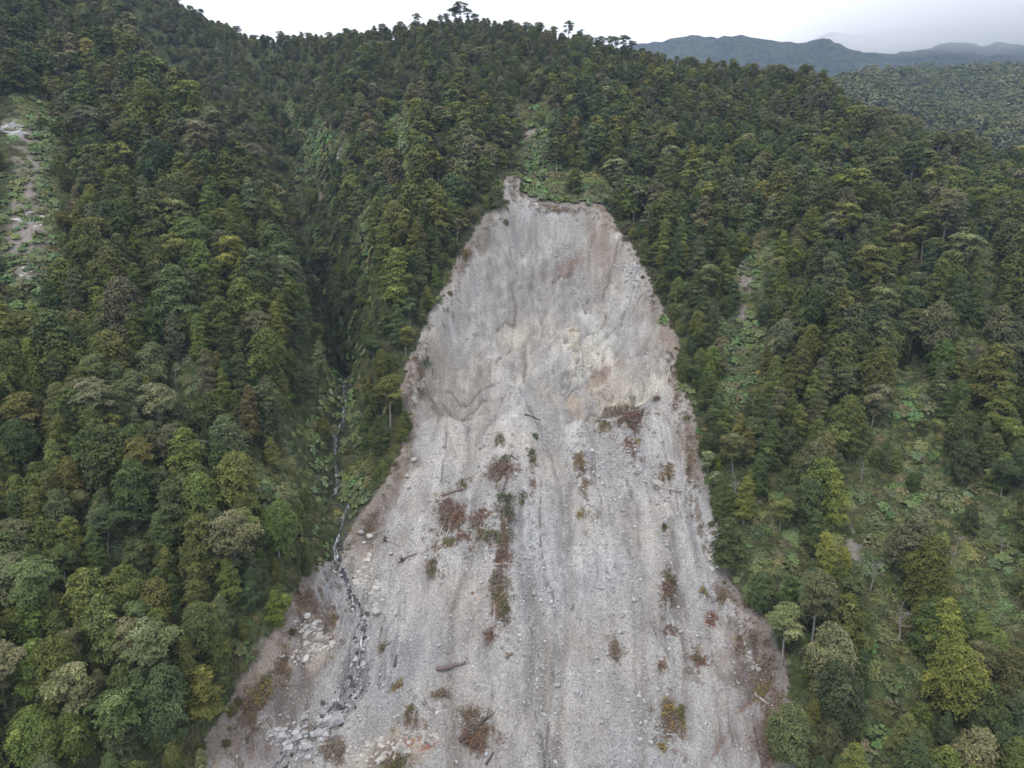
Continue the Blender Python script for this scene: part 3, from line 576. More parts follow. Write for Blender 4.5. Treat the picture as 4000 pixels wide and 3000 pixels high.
def tree(style, H, W, base, nb, dens, size, grey=.06, seed=0, lean=.03):
    """returns (wood, crown) collectors. W crown radius; base = fraction of height where the crown starts"""
    r_ = np.random.default_rng(seed + 100); wood, crown = MB(), MB()
    n = 7; t = np.linspace(0, 1, n); lx, ly = r_.normal(0, lean, 2) * H
    wob = np.cumsum(r_.normal(0, .012 * H, (n, 2)), 0) * (1 if style != 'layer' else .5)
    P = np.c_[lx * t ** 1.3 + wob[:, 0] - wob[0, 0], ly * t ** 1.3 + wob[:, 1] - wob[0, 1], t * H * .96]; P[0, 2] = -1.2
    r0 = H * .017 + .06; wood.tube(P, r0 * (1 - t * .88), 6)
    def axis(h): return np.array([np.interp(h, P[:, 2], P[:, 0]), np.interp(h, P[:, 2], P[:, 1])])
    pads = []
    for i in range(nb):
        u = (i + .5) / nb; az = i * 2.399 + r_.normal(0, .5)
        if style == 'layer':
            h = base + (1 - base) * u ** .92; r = W * (.30 + .85 * (1 - ((h - base) / (1 - base)) ** 1.5) ** .75) * min(1, .55 + (h - base) * 3) * r_.uniform(.5, 1.2); rise = .12
        elif style == 'round':
            h = base + (1 - base) * u; q = (h - base) / (1 - base); r = W * math.sqrt(max(.03, 1 - (2 * q - .85) ** 2 / 1.4)) * r_.uniform(.55, 1.05); rise = .35
        else:      # open / flat topped
            h = base + (1 - base) * (1 - (1 - u) ** 1.5) ; q = (h - base) / (1 - base); r = W * (.35 + .75 * math.sin(min(1, q * 1.0) * 1.9)) * r_.uniform(.45, 1.1) * (1 - .45 * q ** 5); rise = .7
        hz_ = h * H; c = axis(hz_ - r * rise * .3); ox, oy = math.cos(az), math.sin(az)
        if i > nb - 3: r *= .35
        e = np.array([c[0] + ox * r, c[1] + oy * r, min(hz_ + r * rise * .25, H)])
        s_ = np.array([c[0], c[1], max(.3, hz_ - r * rise)])
        mid = (s_ + e) / 2 + [0, 0, r * .08]
        if r > .8: wood.tube([s_, mid, e], [r0 * .35, r0 * .22, r0 * .08], 3)
        rp = r * r_.uniform(.20, .34) + .38
        if style == 'open': rp = r * r_.uniform(.3, .5) + .3
        pads.append((e[0] - ox * rp * .5, e[1] - oy * rp * .5, e[2], rp, ox, oy))
        if (style != 'open' and i % 2) or (style == 'open' and r_.random() < .45):
            pads.append((c[0] + ox * r * .42, c[1] + oy * r * .42, mid[2] + .1, rp * .95, ox, oy))
        if r > W * .5 and r_.random() < .85:
            a2 = az + r_.choice([-1, 1]) * r_.uniform(.35, .6); pads.append((c[0] + math.cos(a2) * r * .75, c[1] + math.sin(a2) * r * .75, e[2] - r_.uniform(0, .5), rp * .75, ox, oy))
    tx = axis(H * .95); pads.append((tx[0], tx[1], H * .985, W * (.30 if style == 'layer' else .36), 0, 0))
    if style != 'open':      # leafy body of the crown between the sprays
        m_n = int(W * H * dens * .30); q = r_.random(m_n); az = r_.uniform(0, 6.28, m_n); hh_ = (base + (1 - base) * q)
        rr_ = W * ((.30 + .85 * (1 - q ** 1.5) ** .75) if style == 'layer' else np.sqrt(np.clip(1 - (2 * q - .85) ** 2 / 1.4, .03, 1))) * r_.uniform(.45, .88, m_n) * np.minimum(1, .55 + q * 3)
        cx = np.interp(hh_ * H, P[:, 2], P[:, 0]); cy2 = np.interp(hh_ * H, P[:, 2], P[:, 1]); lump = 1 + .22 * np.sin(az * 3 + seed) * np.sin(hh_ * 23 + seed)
        crown.leaves(np.c_[cx + np.cos(az) * rr_ * lump, cy2 + np.sin(az) * rr_ * lump, hh_ * H - .2], np.c_[np.cos(az), np.sin(az), np.full(m_n, .8)] + r_.normal(0, .4, (m_n, 3)), size * 1.15, np.clip(r_.normal(.34, .12, m_n), 0, .8))  # inner leaves get a darker tone, painting the crown's inner shade
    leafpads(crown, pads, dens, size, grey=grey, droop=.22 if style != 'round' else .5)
    return wood, crown
def snag(H, seed, bare=True):
    r_ = np.random.default_rng(seed + 500); w = MB(); n = 6; t = np.linspace(0, 1, n)
    P = np.c_[np.cumsum(r_.normal(0, .02 * H, n)), np.cumsum(r_.normal(0, .02 * H, n)), t * H]; P[0] = (0, 0, -1)
    w.tube(P, (.018 * H + .03) * (1 - .8 * t), 6); br = MB()
    for i in range(16):
        h = r_.uniform(.35, 1.0) * H; c = np.array([np.interp(h, P[:, 2], P[:, 0]), np.interp(h, P[:, 2], P[:, 1]), h]); az = r_.uniform(0, 6.28); L = H * r_.uniform(.12, .32)
        q = [c]
        for k in range(3):
            az += r_.normal(0, .5); q.append(q[-1] + np.array([math.cos(az), math.sin(az), r_.uniform(-.2, .9)]) * L / 3)
        br.tube(q, [.09, .07, .05, .02], 3)
        for k in (1, 2, 3):
            for _ in range(2):
                a2 = r_.uniform(0, 6.28); e = q[k] + np.array([math.cos(a2), math.sin(a2), r_.uniform(0, .8)]) * L * .3; br.tube([q[k], e], [.04, .015], 3)
    return w, br

# near kinds: (style, height, radius, crown start, branches, density, leaf size, grey share)
KIND = {
 'layered_beech': [('layer', 15.5, 3.3, .08, 84, 74, .27, .04), ('layer', 18, 3.7, .14, 96, 70, .27, .06), ('layer', 13, 3.0, .06, 72, 78, .26, .03), ('layer', 14.5, 3.8, .14, 84, 72, .27, .08), ('layer', 17, 3.0, .10, 90, 74, .26, .04)],
 'round_beech': [('round', 13.5, 3.9, .14, 92, 70, .28, .05), ('round', 11, 3.3, .10, 76, 74, .27, .03), ('round', 15.5, 4.4, .22, 100, 66, .28, .08)],
 'open_beech': [('open', 17, 4.3, .44, 40, 72, .27, .18), ('open', 14.5, 4.0, .36, 38, 68, .27, .28), ('open', 19, 4.2, .50, 38, 72, .27, .14)],
}
NEAR = {}
sd_ = 0
for kname, specs in KIND.items():
    for (st, H_, W_, b0, nb, dn, sz, gr) in specs:
        sd_ += 1; wd, cw = tree(st, H_, W_, b0, nb, dn, sz, gr, sd_)
        NEAR.setdefault(kname, []).append((wd.build('trunk', [M_BARK]), cw.build('crown', [M_LEAF]), H_, W_))
LIB = bpy.data.collections.new('library')
def libcol(name, objs):
    c = bpy.data.collections.new(name)
    for i, me in enumerate(objs): c.objects.link(bpy.data.objects.new('%s_%02d' % (name, i), me))
    return c
def merged(wood, crown, name, mw=None):
    m = MB()
    for src, k in ((wood, 0), (crown, 1)):
        if src.v: m.add(np.concatenate(src.v), np.concatenate(src.f), k, np.concatenate(src.s))
    return m.build(name, [mw or M_BARK, M_LEAF])
FARL = []
for (st, H_, W_, b0, nb, dn, sz, gr, sd2) in [('layer', 13, 3.5, .08, 50, 42, .40, .05, 31), ('layer', 11.5, 3.2, .06, 46, 42, .40, .05, 32), ('layer', 14, 3.6, .10, 54, 42, .40, .10, 33), ('round', 11, 3.7, .14, 50, 40, .42, .08, 34), ('round', 12.5, 4.1, .18, 54, 40, .42, .03, 35), ('open', 14, 3.9, .40, 28, 40, .40, .25, 36), ('layer', 11, 3.4, .06, 46, 42, .40, .03, 37), ('open', 12, 3.8, .33, 28, 36, .40, .45, 38)]:
    wd, cw = tree(st, H_, W_, b0, nb, dn, sz, gr, sd2); FARL.append(merged(wd, cw, 'far_tree'))
RIDGE = []
for i in range(5):
    wd, cw = tree('open', 11 + i, 3.6 + .3 * i, .55, 14, 30, .45, .1, 60 + i, lean=.08); RIDGE.append(merged(wd, cw, 'ridge_tree'))
TINY = []
for i in range(4):
    wd, cw = tree('round', 12, 5, .1, 16, 4, 1.7, .12, 80 + i); TINY.append(merged(MB(), cw, 'hill_tree') if 0 else merged(wd, cw, 'hill_tree'))
SNAG_M = []
for i in range(5):
    w_, b_r = snag(13, 90 + i); SNAG_M.append((w_.build('trunk', [M_DEAD]), b_r.build('branches', [M_DEAD])))
SNAG_J = []
for i in range(3):
    w_, b_r = snag(12, 120 + i); m_ = MB(); m_.add(np.concatenate(w_.v), np.concatenate(w_.f)); m_.add(np.concatenate(b_r.v), np.concatenate(b_r.f)); SNAG_J.append(m_.build('far_snag', [M_DEAD]))
# shrubs, ferns, giant rhubarb
SHRUB = []
for i in range(4):
    m_ = MB(); n = 560; d = rng.normal(size=(n, 3)); d[:, 2] = np.abs(d[:, 2]); d /= np.linalg.norm(d, axis=1)[:, None]
    lump = 1 + .3 * np.sin(d[:, 0] * 5 + i) * np.sin(d[:, 1] * 6 + 2 * i)
    c = d * [1.7, 1.7, 1.15] * (lump * rng.uniform(.55, 1.05, n))[:, None]
    m_.leaves(c, d + [0, 0, .6] + rng.normal(0, .45, (n, 3)), .23, np.clip(rng.normal(.5, .13, n), 0, .9)); SHRUB.append(m_.build('shrub', [M_LEAF]))
FERN = []
for i in range(3):
    m_ = MB()
    for k in range(46):
        a = rng.uniform(0, 6.28); L = rng.uniform(.6, 1.5); t = np.linspace(.1, 1, 6); z = .9 * np.sin(t * 2.2) * L * .6
        cx, cy_ = np.cos(a) * t * L + rng.normal(0, .5), np.sin(a) * t * L + rng.normal(0, .5)
        m_.leaves(np.c_[cx, cy_, z + .2], np.c_[np.cos(a) * t * .9, np.sin(a) * t * .9, np.full(6, .7)] + rng.normal(0, .35, (6, 3)), .20, np.clip(rng.normal(.55, .14) + rng.normal(0, .05, 6), 0, .85), long=1.8)
    FERN.append(m_.build('fern', [M_LEAF]))
RH = []
for i in range(3):
    m_ = MB()
    for k in range(14):
        a = rng.uniform(0, 6.28); L = rng.uniform(.3, 1.8); r = rng.uniform(.38, .75); c = np.array([math.cos(a) * L, math.sin(a) * L, rng.uniform(.8, 1.7)])
        m_.tube([[0, 0, 0], c - [0, 0, .1]], [.05, .04], 3, s=.3)
        th = np.arange(12) * math.pi / 6; rr = r * (1 + .22 * np.cos(th * 3.0 + 1) + rng.normal(0, .07, 12)); tilt = rng.normal(0, .25, 2) + [math.cos(a) * .35, math.sin(a) * .35]
        ring = np.c_[np.cos(th) * rr, np.sin(th) * rr, .28 * rr]; inner = ring * [.5, .5, 0]; V = np.r_[ring, inner, [[0, 0, -.06]]]
        V[:, 2] -= V[:, 0] * tilt[0] + V[:, 1] * tilt[1]; V += c
        f = [(j, (j + 1) % 12, 12 + (j + 1) % 12, 12 + j) for j in range(12)] + [(12 + j, 12 + (j + 1) % 12, 12 + (j + 2) % 12, 24) for j in range(0, 12, 2)]
        m_.add(V, f, 0, np.clip(rng.uniform(.45, .75) + rng.normal(0, .04, len(f)), 0, .86))
    RH.append(m_.build('giant_rhubarb', [M_LEAF]))

def scatter(name, coll, P, rotz, scale, tint, idx, label, align=None, **k):
    me = bpy.data.meshes.new(name); n = len(P); me.vertices.add(n); me.vertices.foreach_set('co', np.asarray(P, np.float32).ravel())
    rot = np.zeros((n, 3)); rot[:, 2] = rotz
    if align is not None:
        if align.shape[1] == 3: rot = align
        else: rot[:, :2] = align
    for nm, ty, val in (('rot', 'FLOAT_VECTOR', rot), ('scl', 'FLOAT_VECTOR', scale)):
        a = me.attributes.new(nm, ty, 'POINT'); a.data.foreach_set('vector', np.asarray(val, np.float32).ravel())
    cattr(me, 'tint', tint); a = me.attributes.new('idx', 'INT', 'POINT'); a.data.foreach_set('value', np.asarray(idx, np.int32))
    o = ob(name, me, kind='stuff', label=label, **k)
    g = bpy.data.node_groups.new(name, 'GeometryNodeTree'); g.interface.new_socket('Geometry', in_out='INPUT', socket_type='NodeSocketGeometry'); g.interface.new_socket('Geometry', in_out='OUTPUT', socket_type='NodeSocketGeometry')
    gi = g.nodes.new('NodeGroupInput'); go = g.nodes.new('NodeGroupOutput'); ip = g.nodes.new('GeometryNodeInstanceOnPoints'); ci = g.nodes.new('GeometryNodeCollectionInfo')
    ci.inputs['Collection'].default_value = coll; ci.inputs['Separate Children'].default_value = True; ci.inputs['Reset Children'].default_value = True
    def na(nm, ty):
        q = g.nodes.new('GeometryNodeInputNamedAttribute'); q.data_type = ty; q.inputs['Name'].default_value = nm; return q.outputs['Attribute']
    g.links.new(gi.outputs[0], ip.inputs['Points']); g.links.new(ci.outputs[0], ip.inputs['Instance']); ip.inputs['Pick Instance'].default_value = True
    e2r = g.nodes.new('FunctionNodeEulerToRotation'); g.links.new(na('rot', 'FLOAT_VECTOR'), e2r.inputs[0])
    g.links.new(na('idx', 'INT'), ip.inputs['Instance Index']); g.links.new(e2r.outputs[0], ip.inputs['Rotation']); g.links.new(na('scl', 'FLOAT_VECTOR'), ip.inputs['Scale'])
    g.links.new(ip.outputs[0], go.inputs[0]); md = o.modifiers.new('scatter', 'NODES'); md.node_group = g
    return o

def on_slope(x, y, rz, k=1.0, d=2.0):
    """XYZ Euler angles that lean an upright plant or stone k of the way to the slope's normal after turning it by rz"""
    gx_ = (groundf(x + d, y) - groundf(x - d, y)) / (2 * d) * k; gy_ = (groundf(x, y + d) - groundf(x, y - d)) / (2 * d) * k
    nz = np.stack([-gx_, -gy_, np.ones_like(gx_)], -1); nz /= np.linalg.norm(nz, axis=1)[:, None]
    ax = np.stack([np.cos(rz), np.sin(rz), 0 * rz], -1); ay = np.cross(nz, ax); ay /= np.linalg.norm(ay, axis=1)[:, None]; ax = np.cross(ay, nz)
    return np.stack([np.arctan2(ay[:, 2], nz[:, 2]), -np.arcsin(np.clip(ax[:, 2], -1, 1)), np.arctan2(ax[:, 1], ax[:, 0])], -1)
def jgrid(x0, x1, y0, y1, s):
    X, Y = np.meshgrid(np.arange(x0, x1, s), np.arange(y0, y1, s * .87)); X = X + (np.arange(X.shape[0]) % 2)[:, None] * s / 2
    X = X + rng.uniform(-.42, .42, X.shape) * s; Y = Y + rng.uniform(-.42, .42, Y.shape) * s; return X.ravel(), Y.ravel()
def groundf(x, y): return bil(GZ, x, y)
TINTS = 2.4 * np.array([1.12, 1.0, .76]) * np.array([[.047, .063, .022], [.036, .053, .024], [.053, .070, .027], [.060, .072, .050], [.031, .048, .027], [.070, .086, .026], [.055, .064, .034], [.044, .062, .037]])
TNAME = ['olive green', 'dark green', 'mid green', 'greyish green', 'deep bluish green', 'yellowish green', 'brownish green', 'dull blue-green']
def tint_for(x, y, n):
    """colour class varies in drifts over the hillside"""
    w = fbm(x / 25, y / 25, 3, 81); hi = ss(220, 420, y)
    p = np.tile(np.array([.26, .20, .18, .08, .12, .05, .05, .06]), (n, 1))
    p[:, 5] *= .5; p[:, 6] *= .6; p[:, 3] += .07; p[:, 3] += hi * .30; p[:, 6] += hi * .05; p[:, 1] += np.clip(-w, 0, .3) * 1.5; p[:, 5] += np.clip(w - .08, 0, .3) * .7; p[:, 0] += np.clip(w, 0, .3)
    p /= p.sum(1)[:, None]; c = (rng.random(n)[:, None] > np.cumsum(p, 1)).sum(1); return np.clip(c, 0, 7)

# ------------------------------------------------------------------ where the trees stand
tx_, ty_ = jgrid(-560, 560, 190, 660, 4.85); tn_, tm_ = jgrid(-230, 230, 78, 190, 4.3); tx_, ty_ = np.r_[tn_, tx_], np.r_[tm_, ty_]
keep = (np.abs(tx_) < ty_ * .92 + 30)
tx_, ty_ = tx_[keep], ty_[keep]
tz_ = groundf(tx_, ty_); tsd = sdist(tx_, ty_, EDGE_W); tpx, tpy, tdp = proj(tx_, ty_, tz_)
edge_ok = tsd < -1.6
cdist = pseg(tx_, ty_, CREEK_W); cd = cdist > np.where(ty_ > 258, 2.5, 6.5)
lsd = sdist(tx_, ty_, LS_W) < -4.5
cl = ell(CLEAR, tpx, tpy)
clear_ok = (cl < .25) | (rng.random(len(tx_)) < .03)
tx_, ty_ = tx_.copy(), ty_.copy(); thin = rng.random(len(tx_)) < np.where((tpx > 1540) & (tpy > 1000), .72, .93)
k = edge_ok & cd & lsd & clear_ok & thin
tx_, ty_, tz_, tsd, tpx, tpy, tdp, cdist = [a[k] for a in (tx_, ty_, tz_, tsd, tpx, tpy, tdp, cdist)]
nT = len(tx_)
cls = tint_for(tx_, ty_, nT)
hs_ = np.clip(rng.normal(.90, .20, nT), .42, 1.35) * (1 - .46 * ss(270, 430, ty_)) * np.where(tsd > -7, .62, 1.0) * (1 + .12 * fbm(tx_ / 30, ty_ / 30, 2, 91))
hs_ *= np.where(cdist < 13, .62, 1) * np.where(ty_ < 190, .86, 1) * np.where((tpx < 190) & (tpy > 240) & (tpy < 760) & (sdist(tx_, ty_, LS_W) > -16), .55, 1)
hs_ *= np.where(ell(CLEAR, tpx, tpy - 45) > .25, .7, 1)
hs_ *= np.where((tpx > 1450) & (tpx < 1720) & (tpy < 1250), .85, 1)
infr = (tpx > 0) & (tpx < 2212) & (tpy < 1690 + 200) & (tpy > 0)
app = np.where(infr & (tpy < 1700), hs_ / tdp, 0)
# trees read off the photograph one by one: foot x, foot y, height in photo units, kind, variant, colour class, words
SPECIAL = [
 (2046, 1560, 165, 'round_beech', 2, 5, 'big yellow-green round-headed beech with pale bare trunk, lower of the pair in the fern clearing'),
 (2032, 1455, 145, 'layered_beech', 1, 5, 'tall yellow-green tapering beech directly behind the big round-headed one'),
 (1985, 1585, 62, 'round_beech', 1, 0, 'small rounded olive bush-like beech left of the big yellow-green pair'),
 (1788, 1250, 98, 'layered_beech', 0, 5, 'yellow-green conical beech just above the small landslip patch on the right'),
 (1570, 1232, 108, 'layered_beech', 3, 1, 'broad dark green beech right at the kink of the slide edge'),
 (1985, 1320, 160, 'round_beech', 0, 0, 'tall beech with domed olive crown and a second tier below, right clearing'),
 (1747, 1415, 160, 'open_beech', 2, 3, 'grey-green beech on a tall pale bare trunk in the right clearing'),
 (1688, 1440, 120, 'open_beech', 0, 3, 'thin greyish beech leaning over the right edge of the slide'),
 (1815, 1440, 145, 'layered_beech', 3, 0, 'layered olive beech with dead pale limbs, right of the bare-trunked one'),
 (1640, 1320, 80, 'round_beech', 1, 7, 'small blue-green beech among ferns beside the slide edge'),
 (1800, 1150, 130, 'layered_beech', 1, 5, 'tall yellow-olive beech towering over the middle of the right slope'),
 (2070, 1000, 100, 'round_beech', 2, 1, 'dark round-crowned beech at the top of the right clearing'),
 (2080, 1040, 90, 'round_beech', 0, 4, 'dark beech standing alone in the upper right clearing'),
 (1700, 1650, 120, 'round_beech', 0, 7, 'bluish beech at the lowest corner where slide meets forest'),
 (1605, 1130, 100, 'layered_beech', 4, 2, 'slim mid green beech standing close to the slide edge'),
 (440, 1560, 110, 'layered_beech', 3, 0, 'broad olive beech, bottom of the left forest near slide foot'),
 (480, 1450, 90, 'round_beech', 0, 2, 'bright rounded beech near the lower left edge of slide'),
 (390, 1420, 60, 'round_beech', 1, 8, 'small golden-yellow autumn tree in the lower left forest'),
 (90, 850, 120, 'layered_beech', 1, 5, 'tall olive-yellow beech at the far left, below the small scar'),
 (455, 760, 100, 'layered_beech', 3, 0, 'wide layered olive beech crowning the left spur'),
 (700, 950, 48, 'round_beech', 1, 2, 'small rounded green tree beside the upper waterfall'),
 (1070, 170, 0, None, 0, 0, '')]
TINTS = np.r_[TINTS, [[.20, .165, .04]]]; TNAME.append('golden yellow')
chosen = []
for (px_, py_, hpx, kind_, var, cc, words_) in SPECIAL:
    if kind_ is None: continue
    p = onhill(px_, py_)
    if p is None: continue
    _, _, d_ = proj(p.x, p.y, p.z); hm_ = hpx * d_ / F / math.cos(math.atan2(-p.z, p.y) * .9)
    near_ = np.hypot(tx_ - p.x, ty_ - p.y) < 3.4; app[near_] = 0; hs_[near_] = 0
    chosen.append((p, hm_ / NEAR[kind_][var][2], kind_, var, cc, words_, px_, py_))
order = np.argsort(-app)[:276 - len(chosen)]
isn = np.zeros(nT, bool); isn[order] = True
kinds = list(KIND)
recs = []
for i in order:
    u = rng.random(); c_ = int(cls[i])
    kd = 'layered_beech' if u < .50 else ('round_beech' if u < .82 else 'open_beech')
    if c_ == 3: kd = 'open_beech' if u < .5 else 'round_beech'
    var = int(rng.integers(len(KIND[kd]))); H0 = NEAR[kd][var][2]
    recs.append((Vector((tx_[i], ty_[i], tz_[i] - .2)), hs_[i] * 16 / H0 * rng.uniform(.95, 1.05), kd, var, c_, None, tpx[i], tpy[i]))
# words for each tree, made unique
def side_words(px_, py_):
    Le = np.interp(py_, [390, 560, 730, 880, 1030, 1170, 1256, 1460, 1659, 1800], [1090, 1003, 925, 890, 850, 758, 690, 588, 462, 400])
    Re = np.interp(py_, [390, 480, 610, 740, 960, 1200, 1312, 1425, 1659, 1800], [1120, 1318, 1390, 1448, 1492, 1536, 1592, 1668, 1690, 1700])
    if px_ < (Le + Re) / 2:
        t_ = px_ / Le; w = ['at left picture edge', 'near left picture edge', 'outer left slope', 'mid left slope', 'inner left slope', 'close left of slide', 'on left slide rim']
    else:
        t_ = (2212 - px_) / (2212 - Re); w = ['at right picture edge', 'near right picture edge', 'outer right slope', 'mid right slope', 'inner right slope', 'close right of slide', 'on right slide rim']
    k_ = int(np.clip(t_ * 7, 0, 6)); v_ = int(np.clip((py_ - 850) / 85, 0, 9))
    vw = ['level with upper waterfall', 'level with stream steps', 'just below the waterfalls', 'level with stream mouth', 'level with cream boulders', 'below mid height', 'low down', 'lower still', 'near the bottom', 'at the bottom edge'][v_]
    return k_, v_, px_ < (Le + Re) / 2, w[k_], vw
KW = {'layered_beech': 'layered', 'round_beech': 'round-headed', 'open_beech': 'thin-crowned'}
cells = {}
for r in recs:
    k_, v_, l_, w1, w2_ = side_words(r[6], r[7]); szw = 'tall' if r[1] * NEAR[r[2]][r[3]][2] > 17.5 else ('small' if r[1] * NEAR[r[2]][r[3]][2] < 12 else 'medium')
    cells.setdefault('%s %s %s beech %s, %s' % (szw, TNAME[r[4]], KW[r[2]], w1, w2_), []).append(r)
ORDW = ['first', 'second', 'third', 'fourth', 'fifth', 'sixth', 'seventh', 'eighth']
labelled = []
for key, rs in cells.items():
    rs.sort(key=lambda r: r[6])
    for j, r in enumerate(rs):
        lb = key
        if len(rs) == 2: lb = key + (', left one' if j == 0 else ', right one')
        elif len(rs) > 2: lb = key + ', %s from left' % ORDW[min(j, 7)]
        if len(lb.split()) > 16: lb = lb.replace('medium ', '', 1).replace('level with ', 'by ')
        labelled.append((r, lb))
def place_tree(r, lb):
    p, s, kd, var, c_, _, _, _ = r; tm, cm, H0, W0 = NEAR[kd][var]
    root = bpy.data.objects.new('beech_tree', None); root.empty_display_size = .5
    link(root, label=lb, cat='tree', group='beech trees on the slopes'); root.location = p
    root.rotation_euler = (rng.normal(0, .03), rng.normal(0, .03), rng.uniform(0, 6.28)); wv = rng.uniform(.9, 1.12); root.scale = (s * wv, s * wv, s)
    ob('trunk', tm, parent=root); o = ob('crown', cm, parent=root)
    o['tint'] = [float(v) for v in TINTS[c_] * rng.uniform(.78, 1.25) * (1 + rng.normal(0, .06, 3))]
for r, lb in labelled: place_tree(r, lb)
for r in chosen: place_tree(r, r[5])
# every other tree of the hillside
rest = (~isn) & (hs_ > 0)
x, y, z = tx_[rest], ty_[rest], tz_[rest]; n = len(x); hh = hs_[rest]
near_r = y < 250
NEARL = [merged(*tree(*KIND[a][b], seed=200 + i), 'mid_tree') for i, (a, b) in enumerate([('layered_beech', 0), ('layered_beech', 2), ('layered_beech', 4), ('round_beech', 0), ('round_beech', 1), ('open_beech', 1)])]
tint = TINTS[cls[rest]] * rng.uniform(.75, 1.25, (n, 1)) * (1 + rng.normal(0, .06, (n, 3)))
LN = len(NEARL); idx_ = np.where(near_r, rng.choice(LN, n, p=[.24, .2, .2, .14, .12, .10]), LN + rng.choice(8, n, p=[.14, .14, .10, .2, .17, .1, .08, .07]))
sky_line = (y > 395) & (rng.random(n) < .06); idx_ = np.where(sky_line, LN + 8 + rng.integers(0, 5, n), idx_)
ic = libcol('forest_kinds', NEARL + FARL + RIDGE)
s3 = (hh * rng.uniform(.92, 1.08, n))[:, None] * np.c_[np.ones(n) * 1.05, np.ones(n) * 1.05, np.ones(n)]
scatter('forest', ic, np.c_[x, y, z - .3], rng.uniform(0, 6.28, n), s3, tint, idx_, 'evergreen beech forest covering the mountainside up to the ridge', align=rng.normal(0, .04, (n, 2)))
print('trees', len(recs) + len(chosen), n)
# forest on the far hills
hx_, hy_ = jgrid(240, 1480, 560, 1500, 8.5); k = (hx_ < hy_ * .86 + 40) & (hx_ > hy_ * .36); hx_, hy_ = hx_[k], hy_[k]; n = len(hx_); print('far', n)
sc1 = rng.uniform(.7, 1.25, n)[:, None] * np.ones((1, 3))
hc = libcol('far_kinds', TINY)
tn = TINTS[rng.choice([0, 1, 3, 3, 6, 7], n)] * rng.uniform(.8, 1.2, (n, 1))
scatter('far_forest', hc, np.c_[hx_, hy_, hillz(hx_, hy_) - 3], rng.uniform(0, 6.28, n), sc1, tn, rng.integers(0, 4, n), 'dense grey-green woods on the hills behind the right ridge')
# undergrowth
ux, uy = jgrid(-330, 330, 76, 420, 1.75); k = np.abs(ux) < uy * .84 + 12; ux, uy = ux[k], uy[k]
usd = sdist(ux, uy, EDGE_W); uls = sdist(ux, uy, LS_W); lsp = (uls > -1) & (rng.random(len(ux)) < .38); uz = groundf(ux, uy); upx, upy, _ = proj(ux, uy, uz); us = bil(soil, ux, uy)
ucr = pseg(ux, uy, CREEK_W)
k = ((usd < -.3) | ((usd < 1.8) & (rng.random(len(ux)) < .22))) & (ucr > 1.6) & ((us < .45) | lsp | (rng.random(len(ux)) < .12)); ux, uy, uz, usd, upx, upy, ucr = [a[k] for a in (ux, uy, uz, usd, upx, upy, ucr)]
rh = ell(RHUB, upx, upy); clr = ell(CLEAR, upx, upy); n = len(ux)
isr = (rh + fbm(ux / 4, uy / 4, 2, 95) * 1.2 > .3) | ((ucr < 6) & (rng.random(n) < .3)) | ((rng.random(n) < .02))
isf = (~isr) & (clr > .0) & (rng.random(n) < .85)
rimg = (usd > -3.5) & ~isr
idx_ = np.where(isr, 7 + rng.integers(0, 3, n), np.where(isf & (rng.random(n) < .6), 4 + rng.integers(0, 3, n), rng.integers(0, 4, n)))
tint = 2.2 * np.array([.047, .054, .024]) * rng.uniform(.7, 1.35, (n, 1)) * (1 + rng.normal(0, .07, (n, 3)))
tint[isf] = 2.3 * np.array([.074, .088, .044]) * rng.uniform(.6, 1.4, (isf.sum(), 1)) * (1 + rng.normal(0, .10, (isf.sum(), 3)))
pale = isf & (fbm(ux / 8, uy / 8, 3, 97) > .12); tint[pale] = tint[pale] * [1.22, 1.10, .95]
tint[isr] = 1.9 * np.array([.070, .092, .044]) * (1 + rng.normal(0, .12, (isr.sum(), 3))) * rng.uniform(.7, 1.3, (isr.sum(), 1))
dr = rimg & (rng.random(n) < .5); tint[dr] = np.array([.15, .12, .07]) * rng.uniform(.6, 1.3, (dr.sum(), 1)); gr_ = rimg & ~dr; tint[gr_] = np.array([.085, .088, .028]) * rng.uniform(.7, 1.2, (gr_.sum(), 1))
us3 = np.where(isf, rng.lognormal(-.25, .35, n), rng.uniform(.55, 1.25, n)) * np.where(rimg, .62, 1) * np.where(isr, .78, 1) * np.where(uy > 250, 1.25, 1)
scatter('undergrowth', libcol('low_kinds', SHRUB + FERN + RH), np.c_[ux, uy, uz - .15], rng.uniform(0, 6.28, n), us3[:, None] * np.array([[1., 1., .85]]), tint, idx_, 'undergrowth of shrubs, ferns and giant rhubarb leaves', align=on_slope(ux, uy, rng.uniform(0, 6.28, n), .85))
print('undergrowth', n)
